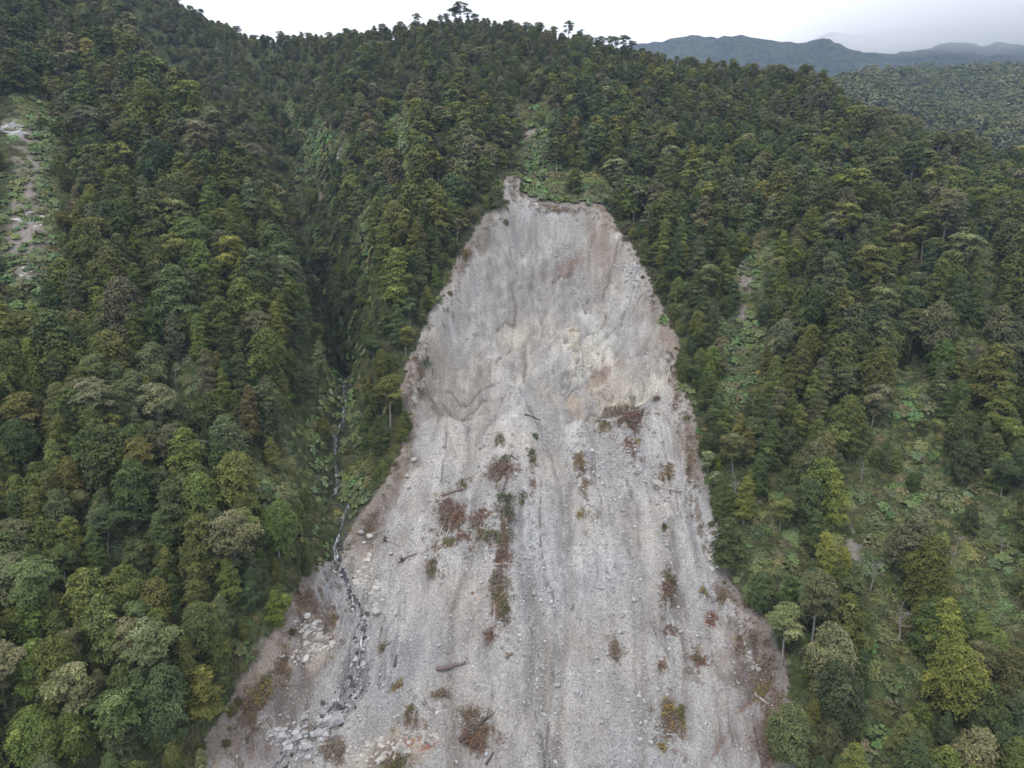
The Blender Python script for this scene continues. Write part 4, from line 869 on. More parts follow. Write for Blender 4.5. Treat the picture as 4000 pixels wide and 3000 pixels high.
# ------------------------------------------------------------------ flat-topped trees standing clear against the sky
def crest(px_):
    a, _ = ray(px_, 100); Ysk = np.arange(280, 700, 2.0); e = bil(GZ, a * Ysk, Ysk) / Ysk; k_ = int(np.argmax(e)); return Vector((float(a * Ysk[k_]), float(Ysk[k_]), float(bil(GZ, a * Ysk[k_], Ysk[k_]))))
RIDGE_P = []
for i in range(5):
    wd, cw = tree('open', 12 + i, 3.5 + .3 * i, .55, 14, 30, .45, .1, 60 + i, lean=.07); RIDGE_P.append((wd.build('trunk', [M_BARK]), cw.build('crown', [M_LEAF]), 12 + i))
RT = [(748, .9, 'lone wind-shaped tree on the saddle left of the peak'), (902, 1.15, 'bushy ridge tree, leftmost of those near the peak'), (930, .8, 'thin ridge tree just left of the peak group'), (952, .95, 'flat-topped ridge tree at the left end of the peak group'),
      (968, 1.0, 'flat-topped ridge tree, second in the peak group'), (985, 1.35, 'tall ridge tree just left of the very tallest on the peak'), (998, 1.5, 'tallest umbrella-shaped tree on the peak'), (1012, 1.2, 'ridge tree leaning right beside the tallest on the peak'), (1030, 1.0, 'airy ridge tree right of the peak group'),
      (1052, .8, 'lone thin tree on the skyline right of the peak'), (1118, .75, 'small crooked skyline tree on the right shoulder of the peak'), (1195, .85, 'rounded skyline tree before the tall dark one'), (1226, 1.35, 'dark mushroom-shaped tree alone on the right skyline'), (1252, 1.1, 'two-headed airy tree right of the mushroom-shaped one'),
      (1282, .9, 'first bare-stemmed tree of the skyline row'), (1298, 1.0, 'second bare-stemmed tree of the skyline row'), (1314, 1.05, 'third bare-stemmed tree of the skyline row'), (1330, 1.1, 'fourth bare-stemmed tree of the skyline row'), (1345, 1.2, 'tallest bare-stemmed tree of the skyline row'), (1360, 1.0, 'last bare-stemmed tree of the skyline row'),
      (1384, .7, 'small skyline tree just past the bare-stemmed row'), (1462, .75, 'lone brownish tree sticking up where distant hills begin'), (495, .7, 'small skyline tree at the left end of the saddle'), (590, .7, 'small skyline tree in the middle of the saddle')]
for px_, s, lb in RT:
    p = crest(px_); i = int(px_) % 5; tm, cm, H0 = RIDGE_P[i]
    root = link(bpy.data.objects.new('ridge_tree', None), label=lb, cat='tree', group='flat-topped trees on the skyline'); root.location = p - Vector((0, 1.5, .6)); s = s * 9.5 / H0 * 1.0
    root.scale = (s, s, s); root.rotation_euler = (0, 0, px_ * 1.3)
    ob('trunk', tm, parent=root); o = ob('crown', cm, parent=root); o['tint'] = [float(v) for v in TINTS[int(px_) % 3] * rng.uniform(.7, 1.0)]

# ------------------------------------------------------------------ dead trees
DT = [(388, 270, 34, 'twisted bleached snag on the upper left spur'), (505, 205, 20, 'short dead stem high beside the left gully'), (366, 500, 22, 'antler-shaped dead tree in the left forest'), (306, 500, 24, 'pale twiggy dead tree left of the antler-shaped one'),
      (112, 965, 46, 'dead white tree with flat spread limbs, left forest'), (583, 790, 70, 'tall dead stem with pale broken top, mid left slope'), (236, 850, 60, 'leaning dead tree with lichen-grey top on the left slope'), (518, 940, 30, 'curled bare white branches above the left canopy'),
      (483, 1055, 36, 'small dead tree with crooked white arms, left slope'), (381, 845, 30, 'pale lilac twiggy dead crown on the left spur'), (511, 900, 34, 'bare grey crown between green beeches, left slope'), (612, 1150, 44, 'pinkish grey dead spire near the stream mouth'),
      (196, 1612, 40, 'bleached forked snag low in the left forest'), (133, 1390, 50, 'grey dead stem with few limbs, lower left'), (14, 1655, 70, 'leaning blue-grey dead trunk in the bottom left corner'), (1880, 1275, 62, 'white snag with a pale feathery top in the right clearing'),
      (1825, 1572, 26, 'tiny white Y-shaped dead top low on the right'), (2159, 1210, 44, 'bleached twiggy dead tree at the right picture side'), (2147, 700, 32, 'white T-shaped snag high on the right'), (2176, 665, 40, 'pale domed dead crown at the far right'), (1588, 1100, 56, 'whitish broken snag beside the slide, right of the logs'),
      (1861, 1045, 32, 'small pale-topped dead tree in the mid right forest'), (1830, 985, 28, 'dead white antlers behind the tall olive beech'), (1511, 815, 40, 'slim bare stem close to the slide\'s right rim'), (1328, 225, 26, 'leaning white stump trunk above the slide, left one'), (1401, 225, 26, 'branching white snag above the slide, right one'),
      (1356, 165, 18, 'short white stem under the right skyline'), (1237, 150, 16, 'short pale stem under the mushroom-shaped tree'), (1114, 262, 26, 'pale bare stem on the cliff patch above the slide, left one'), (1122, 264, 30, 'pale bare stem on the cliff patch above the slide, right one'), (952, 330, 26, 'thin white stem on the slope left above the slide'),
      (1396, 530, 66, 'grey dead tree with crooked limbs beside the slide head'), (1756, 385, 44, 'long leaning white trunk on the right spur'), (1769, 388, 40, 'straight white trunk beside the leaning one on the right spur'), (1697, 455, 30, 'thin white stem under a beech on the right slope'), (1573, 275, 24, 'grey snag high on the right ridge slope, lower one'),
      (1543, 215, 22, 'white broken snag high on the right ridge slope, upper one'), (1611, 235, 16, 'tiny white stem near the right ridge'), (1475, 150, 14, 'short pale stem near where distant hills begin'), (2050, 1230, 60, 'leaning grey pole among ferns right of the domed beech'), (1940, 1390, 70, 'dead pale limbs of a broken tree, right clearing')]
for j, (px_, py_, hpx, lb) in enumerate(DT):
    p = onhill(px_, py_)
    if p is None: continue
    _, _, d_ = proj(p.x, p.y, p.z); hm_ = max(6., hpx * d_ / F * 1.2); s = hm_ / 13
    root = link(bpy.data.objects.new('dead_tree', None), label=lb, cat='dead tree', group='dead trees in the forest'); root.location = p; root.scale = (s * .9, s * .9, s); tilt = .32 if 'lean' in lb else .05
    root.rotation_euler = (rng.normal(0, .04), tilt * (1 if j % 2 else -1), rng.uniform(0, .6) if 'lean' in lb else rng.uniform(0, 6))
    a_, b_ = SNAG_M[j % 5]; ob('trunk', a_, parent=root); ob('branches', b_, parent=root)

# ------------------------------------------------------------------ stones and boulders
import bmesh
def hull_rock(seed, n=16, flat=(1, .85, .7), rough=.12):
    r_ = np.random.default_rng(seed); bm = bmesh.new(); d = r_.normal(size=(n, 3)); d /= np.linalg.norm(d, axis=1)[:, None]
    for q in d * (1 + r_.uniform(-rough, rough, (n, 1))) * flat: bm.verts.new(q)
    bmesh.ops.convex_hull(bm, input=bm.verts); bmesh.ops.delete(bm, geom=[v_ for v_ in bm.verts if not v_.link_faces], context='VERTS')
    me = bpy.data.meshes.new('rock'); bm.to_mesh(me); bm.free(); return me
def rocks(mat_, seeds, **k):
    out = []
    for s in seeds: me = hull_rock(s, **k); me.materials.append(mat_); out.append(me)
    return out
ST = rocks(M_STONE, range(6), n=13, rough=.2); SB = rocks(M_STONE, range(10, 16), n=26, rough=.1); CB = rocks(M_CREAM, range(20, 25), n=24, rough=.14); RB = rocks(M_RUST, range(30, 32), n=18); DB = rocks(M_DARKR, range(40, 43), n=16)
def up_on(p, r):
    return p + Vector((0, -.35 * r, .35 * r))
BO = [ # photo x, photo y, diameter in photo units, mesh set, label
 (798, 1160, 17, CB, 'large cream boulder at the left corner, right one of the pair'), (780, 1151, 16, CB, 'large cream boulder at the left corner, left one of the pair'), (786, 1172, 10, CB, 'small cream boulder just below the cream pair'),
 (798, 1201, 17, CB, 'big cream block below the cream pair'), (845, 1197, 12, CB, 'cream boulder right of the big cream block'), (813, 1323, 22, CB, 'largest cream block beside the stream'), (770, 1400, 22, SB, 'tall pale slab in the stream bed'), (785, 1402, 11, SB, 'white boulder right of the tall stream slab'),
 (767, 1425, 18, SB, 'whitish boulder below the tall stream slab'), (813, 1422, 9, SB, 'rounded pale stone right of the stream slabs'), (875, 1300, 8, SB, 'pale stone between stream and brush column, upper'), (1153, 1163, 7, SB, 'white stone at the head of the left rill'), (1273, 1196, 8, SB, 'white stone alone below the orange grass tuft'),
 (1143, 1248, 9, SB, 'white boulder where the rills join'), (1174, 1543, 13, SB, 'white boulder in the left rill near the bottom'), (1298, 1270, 13, SB, 'squarish white boulder right of the rills, lower'), (1314, 1247, 12, SB, 'white boulder right of the rills, upper'), (1368, 1292, 12, SB, 'pale boulder below the square one, to its right'), (1328, 1218, 7, SB, 'small pale boulder above the square one'),
 (1021, 1281, 9, RB, 'dark red-brown clod on the grey debris'), (1010, 1363, 7, SB, 'oval pale stone mid left debris, upper'), (950, 1393, 10, SB, 'oval pale stone mid left debris, lower'), (1011, 1420, 8, SB, 'small white stone above the brown log'), (1051, 1628, 12, SB, 'white boulder near the bottom, right of the dark log'), (1206, 1472, 15, SB, 'biggest white boulder standing in the right rill'),
 (1289, 1421, 11, SB, 'grey boulder left of the dry branch bundle'), (1338, 1365, 11, SB, 'pale boulder above the dry branch bundle'), (1471, 1364, 11, SB, 'cream-white boulder right of the rust brush'), (1123, 1384, 8, SB, 'flat pale stone just left of the left rill'), (1319, 978, 14, SB, 'upright white boulder under the large brush heap'), (1278, 975, 14, SB, 'flat white boulder under the large brush heap, left one'),
 (1410, 1004, 10, SB, 'grey boulder right of the large brush heap'), (1420, 1047, 27, CB, 'largest white block, above the right-hand log'), (1302, 1047, 12, SB, 'pale boulder in the stony patch below the brush heap'), (1114, 1024, 9, SB, 'white stone beside the red-brown bush'), (1034, 1010, 9, SB, 'white stone left of the red-brown bush'), (1038, 968, 10, SB, 'flat grey stone on the bare talus'),
 (1354, 970, 8, SB, 'white stone close under the hanging brush'), (1383, 1018, 8, SB, 'white stone between brush heap and right block'), (1009, 728, 8, SB, 'small stone high on the rock face'), (1690, 1240, 0, None, ''), (1545, 1208, 20, CB, 'cream crag on the right rim, upper block'), (1538, 1232, 18, CB, 'cream crag on the right rim, lower block'), (1505, 1374, 9, SB, 'white stone near the rusty fern'),
 (1529, 1594, 0, None, ''), (1530, 1435, 9, SB, 'white stone above the rusty seep, left'), (1618, 1410, 9, CB, 'cream stone beside the dark soil patch'), (612, 1419, 13, CB, 'cream boulder at the left forest edge, left one'), (632, 1421, 10, CB, 'cream boulder at the left forest edge, right one'), (730, 1483, 10, SB, 'white flat stone left of the lower stream'), (893, 995, 14, CB, 'flat cream rock at the left rim, upper'), (880, 1028, 14, CB, 'flat cream rock at the left rim, middle'), (882, 1052, 13, CB, 'flat cream rock at the left rim, lower'),
 (1235, 838, 8, SB, 'stone under the cream rock band'), (1205, 1175, 0, None, ''), (1352, 1180, 8, SB, 'pale stone alone in the right talus'), (1440, 1180, 9, SB, 'grey stone in the right talus above the rust brush'), (1300, 1560, 13, SB, 'grey-white boulder low right of the rills'), (1405, 1605, 15, SB, 'broad pale boulder near the bottom right of centre'), (1395, 1560, 11, SB, 'pale boulder above the broad one near the bottom'), (1250, 1600, 10, SB, 'pale stone near the bottom, right of the rills')]
for (px_, py_, dpx, st_, lb) in BO:
    if st_ is None: continue
    p = onhill(px_, py_)
    if p is None: continue
    _, _, d_ = proj(p.x, p.y, p.z); r = dpx * d_ / F / 2 * .95
    o = ob('boulder', st_[(px_ + py_) % len(st_)], label=lb, cat='boulder', group='boulders on the landslide')
    o.location = up_on(p, r); o.scale = (r * rng.uniform(.95, 1.2), r, r * rng.uniform(.85, 1.1)); o.rotation_euler = (rng.uniform(-.4, .4), rng.uniform(-.4, .4), rng.uniform(0, 6.28))
# loose stones in streaks
q = 80000; qx = rng.uniform(EDGE_W[:, 0].min(), EDGE_W[:, 0].max(), q); qy = 96 + (268 - 96) * rng.random(q) ** 1.15
qs = sdist(qx, qy, EDGE_W); k = qs > .8; qx, qy, qs = qx[k], qy[k], qs[k]; qpx, qpy, _ = proj(qx, qy, bil(BZ, qx, qy))
s = qx + .10 * np.clip(190 - qy, 0, 90) * ss(0, 30, -qx)
dn = .10 + 1.5 * np.clip(fbm(s / 3.2, qy / 30, 3, 101) + .02, 0, 1) + 1.2 * np.clip(fbm(qx / 7, qy / 7, 3, 103), 0, 1)
dn *= .35 + .65 * ss(800, 980, qpy)
for (cx, cyy, rx, ry, g) in [(1310, 1000, 90, 90, .8), (1330, 1300, 60, 250, .35), (1160, 1290, 26, 120, .9), (1400, 1560, 60, 120, .5), (820, 1400, 70, 120, .5), (1200, 880, 40, 50, .6), (1000, 1180, 120, 70, .4), (1360, 580, 40, 50, .9), (1240, 540, 60, 40, .5), (770, 1480, 30, 60, 1.2), (1450, 1250, 20, 200, .3)]:
    dn = dn + g * (np.hypot((qpx - cx) / rx, (qpy - cyy) / ry) < 1)
for g in (G1, G3, G2): dn = dn + 1.6 * (pseg(qx, qy, g) < 1.1)
dn = dn - 1.0 * ((np.hypot((qpx - 1270) / 90, (qpy - 740) / 90) < 1))
k = rng.random(len(qx)) < dn * .95; qx, qy = qx[k], qy[k]; n = len(qx); print('stones', n)
sz = np.clip(rng.lognormal(-1.78, .55, n), .06, .7)
scatter('loose_stones', libcol('stone_kinds', ST), np.c_[qx, qy, ground(qx, qy) + sz * .25 + .03], rng.uniform(0, 6.28, n), sz[:, None] * rng.uniform(.7, 1.2, (n, 3)), np.ones((n, 3)), rng.integers(0, 6, n), 'loose pale stones strewn in streaks down the slide', align=rng.uniform(-.6, .6, (n, 2)))
# dark wet stones along the stream
cpts = []
for i in range(len(CREEK_W) - 1):
    a_, b_ = CREEK_W[i], CREEK_W[i + 1]; m_n = int(np.hypot(*(b_ - a_)) * 7) + 1
    t_ = rng.random(m_n)[:, None]; cpts.append(a_ + (b_ - a_) * t_ + rng.normal(0, 1.15, (m_n, 2)))
cpts = np.concatenate(cpts); cpts = cpts[cpts[:, 1] < 245]; n = len(cpts); sz = np.clip(rng.lognormal(-1.2, .5, n), .12, 1.0)
scatter('stream_stones', libcol('wet_kinds', DB + SB[:2]), np.c_[cpts, ground(cpts[:, 0], cpts[:, 1]) + .05], rng.uniform(0, 6.28, n), sz[:, None] * rng.uniform(.7, 1.2, (n, 3)), np.ones((n, 3)), np.where((rng.random(n) < .5) | (cpts[:, 1] > 166), rng.integers(0, 3, n), rng.integers(3, 5, n)), 'wet dark and grey stones crowding the stream bed', align=rng.uniform(-.5, .5, (n, 2)))

# ------------------------------------------------------------------ rock outcrops
OC = [(664, 1352, 34, 22, 46, M_CREAM, .55, 'cream broken rock outcrop on the lower left flank, upper patch'), (680, 1385, 40, 20, 46, M_CREAM, .55, 'cream broken rock outcrop on the lower left flank, middle patch'), (650, 1420, 30, 14, 30, M_CREAM, .42, 'cream broken rock outcrop on the lower left flank, lowest patch'),
      (795, 1250, 24, 44, 56, M_CREAM, .55, 'cream jagged rock band right of the stream mouth'), (800, 1310, 18, 30, 22, M_CREAM, .5, 'cream jagged rocks where the stream bends'), (800, 1618, 90, 30, 70, M_CREAM, .62, 'wide cream rock shelf at the bottom edge'), (905, 1592, 44, 16, 24, M_CREAM, .5, 'cream rocks around the rusty slab'),
      (640, 1590, 70, 26, 60, M_STONE, .75, 'grey tilted slabs beside the lower stream'), (700, 1545, 46, 14, 24, M_STONE, .7, 'grey ledge above the tilted slabs'), (1372, 596, 12, 26, 40, M_STONE, .5, 'white shattered rock at the upper right rim'), (1340, 590, 22, 26, 40, M_STONE, .36, 'grey shattered rock left of the white rim rock'), (1232, 540, 44, 22, 40, M_STONE, .36, 'pale fractured rock high on the face'),
      (1255, 800, 30, 12, 22, M_CREAM, .45, 'cream rocks in the middle of the face'), (1160, 447, 14, 6, 12, M_CREAM, .5, 'pale rock exposed at the top rim'), (1540, 1205, 12, 34, 26, M_CREAM, .6, 'cream crag on the right rim'), (1612, 570, 12, 20, 20, M_STONE, .8, 'grey crag showing through the right forest'), (692, 350, 6, 12, 14, M_CREAM, .8, 'pale crag by the upper left gully'), (736, 335, 5, 18, 16, M_CREAM, .8, 'tall pale crag right of the upper gully'),
      (1108, 252, 8, 6, 12, M_STONE, .7, 'small white crag above the slide head'), (30, 275, 26, 16, 26, M_STONE, .9, 'grey rock at the top of the small left scar'), (60, 470, 36, 26, 34, M_CREAM, .6, 'pale rocks in the middle of the small left scar'), (60, 590, 20, 20, 20, M_CREAM, .6, 'pale rocks at the foot of the small left scar'), (1985, 190, 0, 0, 0, None, 0, '')]
SL = {M_CREAM: rocks(M_CREAM, range(50, 56), n=14, flat=(1.25, .75, .5), rough=.25), M_STONE: rocks(M_STONE, range(60, 66), n=14, flat=(1.25, .75, .5), rough=.25)}
for (cx, cyy, rx, ry, nn, m_, sz, lb) in OC:
    if m_ is None: continue
    p0 = onhill(cx, cyy)
    if p0 is None: continue
    root = link(bpy.data.objects.new('rock_outcrop', None), label=lb, cat='outcrop', group='rock outcrops'); root.location = p0
    inv = Matrix.Translation(-p0); st_ = rng.normal(0, .15) + (.45 if cx < 1000 else 0)
    for j in range(int(nn * 1.5)):
        a_ = rng.uniform(0, 6.28); q_ = math.sqrt(rng.random()); p = onhill(cx + math.cos(a_) * q_ * rx, cyy + math.sin(a_) * q_ * ry)
        if p is None: continue
        r = sz * .78 * rng.lognormal(.0, .5); o = ob('rock_slab', SL[m_][j % 6], parent=root); o.location = p - p0 + Vector((0, -.08 * r, -.12 * r)); o.scale = (r, r, r * rng.uniform(.8, 1.3)); o.rotation_euler = (rng.normal(.6, .3), rng.normal(0, .25), st_ + rng.normal(0, .35))

# ------------------------------------------------------------------ logs
def along(p0, p1, n, lift):
    A = onhill(*p0); B = onhill(*p1); out = []
    for t_ in np.linspace(0, 1, n):
        x_, y_ = A.x + (B.x - A.x) * t_, A.y + (B.y - A.y) * t_; out.append((x_, y_, float(ground(np.array([x_]), np.array([y_]))[0]) + lift))
    z_ = np.array([o_[2] for o_ in out]); lin = np.linspace(z_[0], z_[-1], n); z_ = .3 * z_ + .7 * np.maximum(lin, lin) + np.max(np.clip(z_ - lin, 0, .5)) * .5
    return np.c_[np.array(out)[:, :2], z_]
LG = [((1134, 899), (1168, 909), .28, M_LOGD, 0, 'thin dark log alone on the bare talus'), ((1417, 1056), (1472, 1068), .36, M_LOGP, 1, 'pale log under the largest white block'), ((1067, 1224), (1112, 1226), .30, M_LOGP, 0, 'straight log lying level across the brush column'), ((992, 1612), (1052, 1555), .62, M_LOGD, 1, 'thick dark log slanting near the bottom'),
      ((943, 1450), (1000, 1437), .55, M_LOGB, 1, 'thick brown log with torn orange end'), ((852, 1443), (857, 1416), .34, M_LOGD, 0, 'short dark stub right of the stream stones'), ((1092, 1425), (1109, 1413), .34, M_LOGB, 0, 'short brown log left of the left rill'), ((869, 1213), (900, 1199), .26, M_LOGB, 2, 'brown log ending in a root tangle, left debris'),
      ((833, 1166), (864, 1182), .26, M_LOGP, 2, 'pale stem with a round dark root ball'), ((1036, 1143), (1085, 1154), .22, M_LOGP, 0, 'thin pale pole crossing the brush patch'), ((910, 1103), (940, 1113), .24, M_LOGP, 0, 'thin pale log on the left debris'), ((1067, 1347), (1069, 1304), .22, M_LOGP, 0, 'thin bent pale stick below the level log'),
      ((1080, 1325), (1102, 1291), .24, M_LOGP, 1, 'pale forked branch over olive brush'), ((1050, 1655), (1066, 1627), .30, M_LOGD, 0, 'short dark log at the bottom edge'), ((864, 1492), (886, 1548), .22, M_LOGP, 1, 'long thin pale branch low on the left debris'), ((948, 1160), (972, 1092), .20, M_LOGP, 1, 'long pale pole on the red-brown heap, left one'), ((962, 1165), (985, 1100), .20, M_LOGP, 1, 'long pale pole on the red-brown heap, right one'),
      ((956, 1076), (1000, 1058), .30, M_LOGB, 1, 'brown log at the top of the red-brown heap'), ((1024, 1073), (1058, 1071), .20, M_LOGP, 0, 'short pale pole right of the red-brown heap'), ((1068, 1280), (1088, 1272), .28, M_LOGD, 0, 'short dark stick in the brush column'), ((1056, 1256), (1076, 1259), .28, M_LOGD, 0, 'small dark log below the level log'), ((1629, 1500), (1660, 1524), .34, M_LOGP, 1, 'pale log at the right rim by the yellow grass'),
      ((1508, 1317), (1540, 1322), .18, M_LOGP, 0, 'thin pale pole beside the rusty fern'), ((1541, 1332), (1549, 1358), .16, M_LOGP, 0, 'thin pale stem hanging from the rusty fern'), ((963, 918), (985, 992), .16, M_LOGP, 0, 'very long thin pale sapling on the upper left talus'), ((1086, 1062), (1102, 1016), .30, M_LOGB, 1, 'brown trunk hanging out of the red-brown bush'), ((1030, 912), (1052, 922), .0, None, 0, ''),
      ((1610, 1418), (1624, 1428), .24, M_LOGP, 0, 'short white stick on the dark soil patch'), ((1385, 897), (1352, 899), .5, M_LOGB, 2, 'root end and trunk behind the large brush heap'), ((745, 1600), (655, 1625), .30, M_LOGP, 0, 'long pale trunk wedged in the lower stream gully'), ((1102, 985), (1120, 994), .22, M_LOGB, 0, 'short brown stick below the green tufts'), ((1036, 1106), (1050, 1134), .18, M_LOGP, 0, 'thin slanting pole in the brush patch'), ((820, 1406), (845, 1392), .24, M_LOGB, 1, 'brown branch lying right of the white stream boulder'),
      ((1295, 1270), (1299, 1300), .0, None, 0, ''), ((886, 1640), (915, 1612), .0, None, 0, '')]
for j, (a_, b_, r, m_, br_, lb) in enumerate(LG):
    if m_ is None: continue
    P = along(a_, b_, 7, r * .8); L = np.linalg.norm(P[-1] - P[0]); P[1:-1] += rng.normal(0, .03 * L / 6, (5, 3)); P0 = Vector(P[0]); Q = P - P[0]
    w_ = MB(); w_.tube(Q, np.linspace(r, r * .5, 7), 7); w_.tube([Q[0], Q[0] - (Q[1] - Q[0]) * .01], [r, .01], 7); w_.tube([Q[-1], Q[-1] + (Q[-1] - Q[-2]) * .03], [r * .5, .01], 7)
    root = link(bpy.data.objects.new('fallen_log', None), label=lb, cat='log', group='logs on the landslide'); root.location = P0; ob('trunk', w_.build('trunk', [m_]), parent=root)
    if br_:
        bb = MB(); rr = np.random.default_rng(j)
        for _ in range(7 if br_ == 1 else 5):
            c_ = Q[rr.integers(2, 7)]; d_ = (Q[-1] - Q[0]) / L; e_ = c_ + (d_ * rr.uniform(.1, .8) + rr.normal(0, .5, 3) * [1, 1, .4] + [0, 0, .25]) * L * .22; bb.tube([c_, (c_ + e_) / 2 + rr.normal(0, .1, 3), e_], [r * .3, r * .2, r * .08], 4)
        ob('branches', bb.build('branches', [m_]), parent=root)
    if br_ == 2:
        bb = MB(); rr = np.random.default_rng(j)
        for _ in range(26):
            e_ = rr.normal(0, 1, 3) * .9; bb.tube([[0, 0, 0], e_ * .5 + rr.normal(0, .15, 3), e_], [r * .5, r * .3, .03], 4)
        bb.tube([[-.5, 0, 0], [0, 0, 0], [.5, .1, .1]], [.15, .75, .2], 7); ob('root_ball', bb.build('root_ball', [M_LOGD]), parent=root)

# ------------------------------------------------------------------ torn brush, bushes and tufts lying on the debris
RED, BRN, OLV, GRN, OCH, DRY = (.205, .112, .085), (.17, .13, .107), (.13, .125, .045), (.05, .085, .025), (.26, .19, .07), (.24, .20, .17)
BR = [(1345, 888, 44, 14, [OLV, BRN], 'big heap of torn treetop, green-brown upper part'), (1368, 912, 34, 26, [RED, BRN], 'rust-red drooping branches under the big heap'), (1300, 918, 16, 16, [OLV, OCH], 'olive tuft left of the big heap'), (1358, 960, 7, 22, [RED], 'narrow rust-red strand hanging below the big heap'), (1372, 952, 14, 8, [OCH, OLV], 'small ochre tuft below the big heap'),
      (1252, 1005, 10, 34, [OCH, BRN], 'column of orange-brown grass on the stony patch'), (1254, 1113, 10, 7, [OCH], 'straw tuft between the two rills'), (1080, 1018, 28, 18, [RED, BRN, DRY], 'round red-brown dead bush in the middle debris'), (1092, 990, 16, 9, [OLV, GRN], 'olive-green tuft on top of the red-brown bush'), (1148, 985, 10, 18, [GRN, OLV], 'bright green shrub right of the red-brown bush'), (1078, 950, 9, 16, [OLV, BRN], 'small olive sprig high on the talus, left'), (1156, 944, 7, 6, [GRN], 'tiny green sprig high on the talus, right'),
      (997, 1045, 12, 8, [OLV], 'olive tuft above the red-brown heap'), (970, 1105, 22, 30, [RED, BRN, DRY], 'red-brown heap of fallen saplings, left part'), (990, 1125, 18, 30, [RED, BRN], 'red-brown heap of fallen saplings, right part'), (975, 1172, 20, 12, [OLV, OCH], 'olive strip below the red-brown heap'), (1000, 1162, 14, 8, [RED], 'rust-red clump below the red-brown heap'), (1066, 1160, 24, 12, [OLV, GRN, DRY], 'green and straw clump under the pale pole'),
      (1092, 1080, 14, 16, [GRN, BRN], 'green tufts in the brush column, top'), (1096, 1115, 14, 20, [GRN, BRN], 'green and brown tufts in the brush column, second'), (1131, 1082, 6, 18, [GRN, OLV], 'thin line of green tufts right of the brush column'), (1040, 1120, 24, 22, [RED, DRY], 'sparse reddish twigs left of the brush column'), (936, 1228, 13, 22, [BRN, OLV, DRY], 'brown root mass standing alone on the left debris'), (1085, 1205, 14, 22, [BRN, RED], 'brown twig litter above the level log'), (1078, 1262, 16, 34, [BRN, DRY, OLV], 'brown twig litter below the level log'), (1090, 1325, 10, 34, [OLV, BRN], 'long olive brush under the forked branch'),
      (1058, 1372, 9, 16, [BRN, RED], 'dark brown root clump low in the brush column'), (1443, 1250, 12, 18, [OLV, BRN], 'olive-brown brush on the right talus, upper'), (1440, 1285, 13, 26, [RED, BRN], 'rust-brown brush on the right talus, lower'), (1326, 1408, 8, 20, [BRN, DRY], 'dry branch bundle on the right talus'), (1432, 1435, 10, 8, [RED, BRN], 'small red-brown litter on the right talus'), (1448, 1360, 12, 10, [BRN, RED], 'brown litter beside the cream-white boulder'), (1445, 1545, 12, 34, [OCH, BRN], 'ochre brush low on the right, left strand'), (1475, 1555, 10, 34, [OLV, OCH], 'ochre brush low on the right, right strand'), (1429, 1612, 8, 8, [OCH], 'small mustard tuft near the bottom right'),
      (1538, 1337, 10, 13, [RED, (.30, .11, .06)], 'bright rusty fern near the right rim'), (1518, 1428, 14, 10, [OLV, RED], 'greenish tuft above the rusty seep'), (1520, 1285, 10, 14, [OCH, BRN], 'faded orange tuft by the right rim'), (1436, 1137, 8, 10, [GRN, OLV], 'small green shrub on the right talus'), (1016, 1550, 14, 18, [BRN, DRY], 'dead brown shrub left of the thick dark log'), (1032, 1590, 26, 26, [BRN, RED], 'red-brown twig litter around the thick dark log'), (888, 1535, 10, 20, [OLV, BRN], 'olive-brown tuft at the end of the thin pale branch'), (860, 1480, 12, 10, [OCH, BRN], 'brown tuft at the head of the thin pale branch'),
      (950, 1500, 22, 8, [BRN, DRY], 'dark twig line below the brown log'), (720, 1620, 26, 26, [DRY, BRN], 'grey-brown hanging roots at the lower stream'), (870, 1645, 40, 14, [BRN, OLV], 'brown brush mat at the bottom edge'), (829, 1395, 12, 7, [OLV, BRN], 'olive brush right of the white stream boulder'), (918, 785, 13, 14, [GRN, (.06, .10, .035)], 'green plants clinging to the left rim, upper'), (906, 845, 20, 10, [GRN, BRN], 'green plants clinging to the left rim, lower'), (1420, 860, 10, 6, [BRN, RED], 'small brown litter under the pale rock band'), (1445, 1018, 10, 22, [BRN, OCH], 'brown root strip above the largest white block'),
      (1006, 550, 14, 14, [OCH, OLV], 'yellow-olive grass tuft on the upper left rim'), (1655, 1490, 22, 22, [OCH, (.20, .19, .07)], 'pale yellow grass tuft at the right rim'), (1462, 800, 16, 16, [OLV, BRN], 'brownish shrub overhanging the right rim'), (1632, 1380, 12, 24, [DRY, BRN], 'dry roots fringing the right rim, upper'), (1660, 1440, 12, 28, [DRY, BRN], 'dry roots fringing the right rim, lower'), (1668, 1600, 14, 40, [BRN, RED], 'dark red-brown roots at the lower right rim'), (560, 1490, 30, 30, [OLV, OCH, BRN], 'yellowish low scrub along the lower left rim'), (1180, 1000, 0, 0, None, '')]
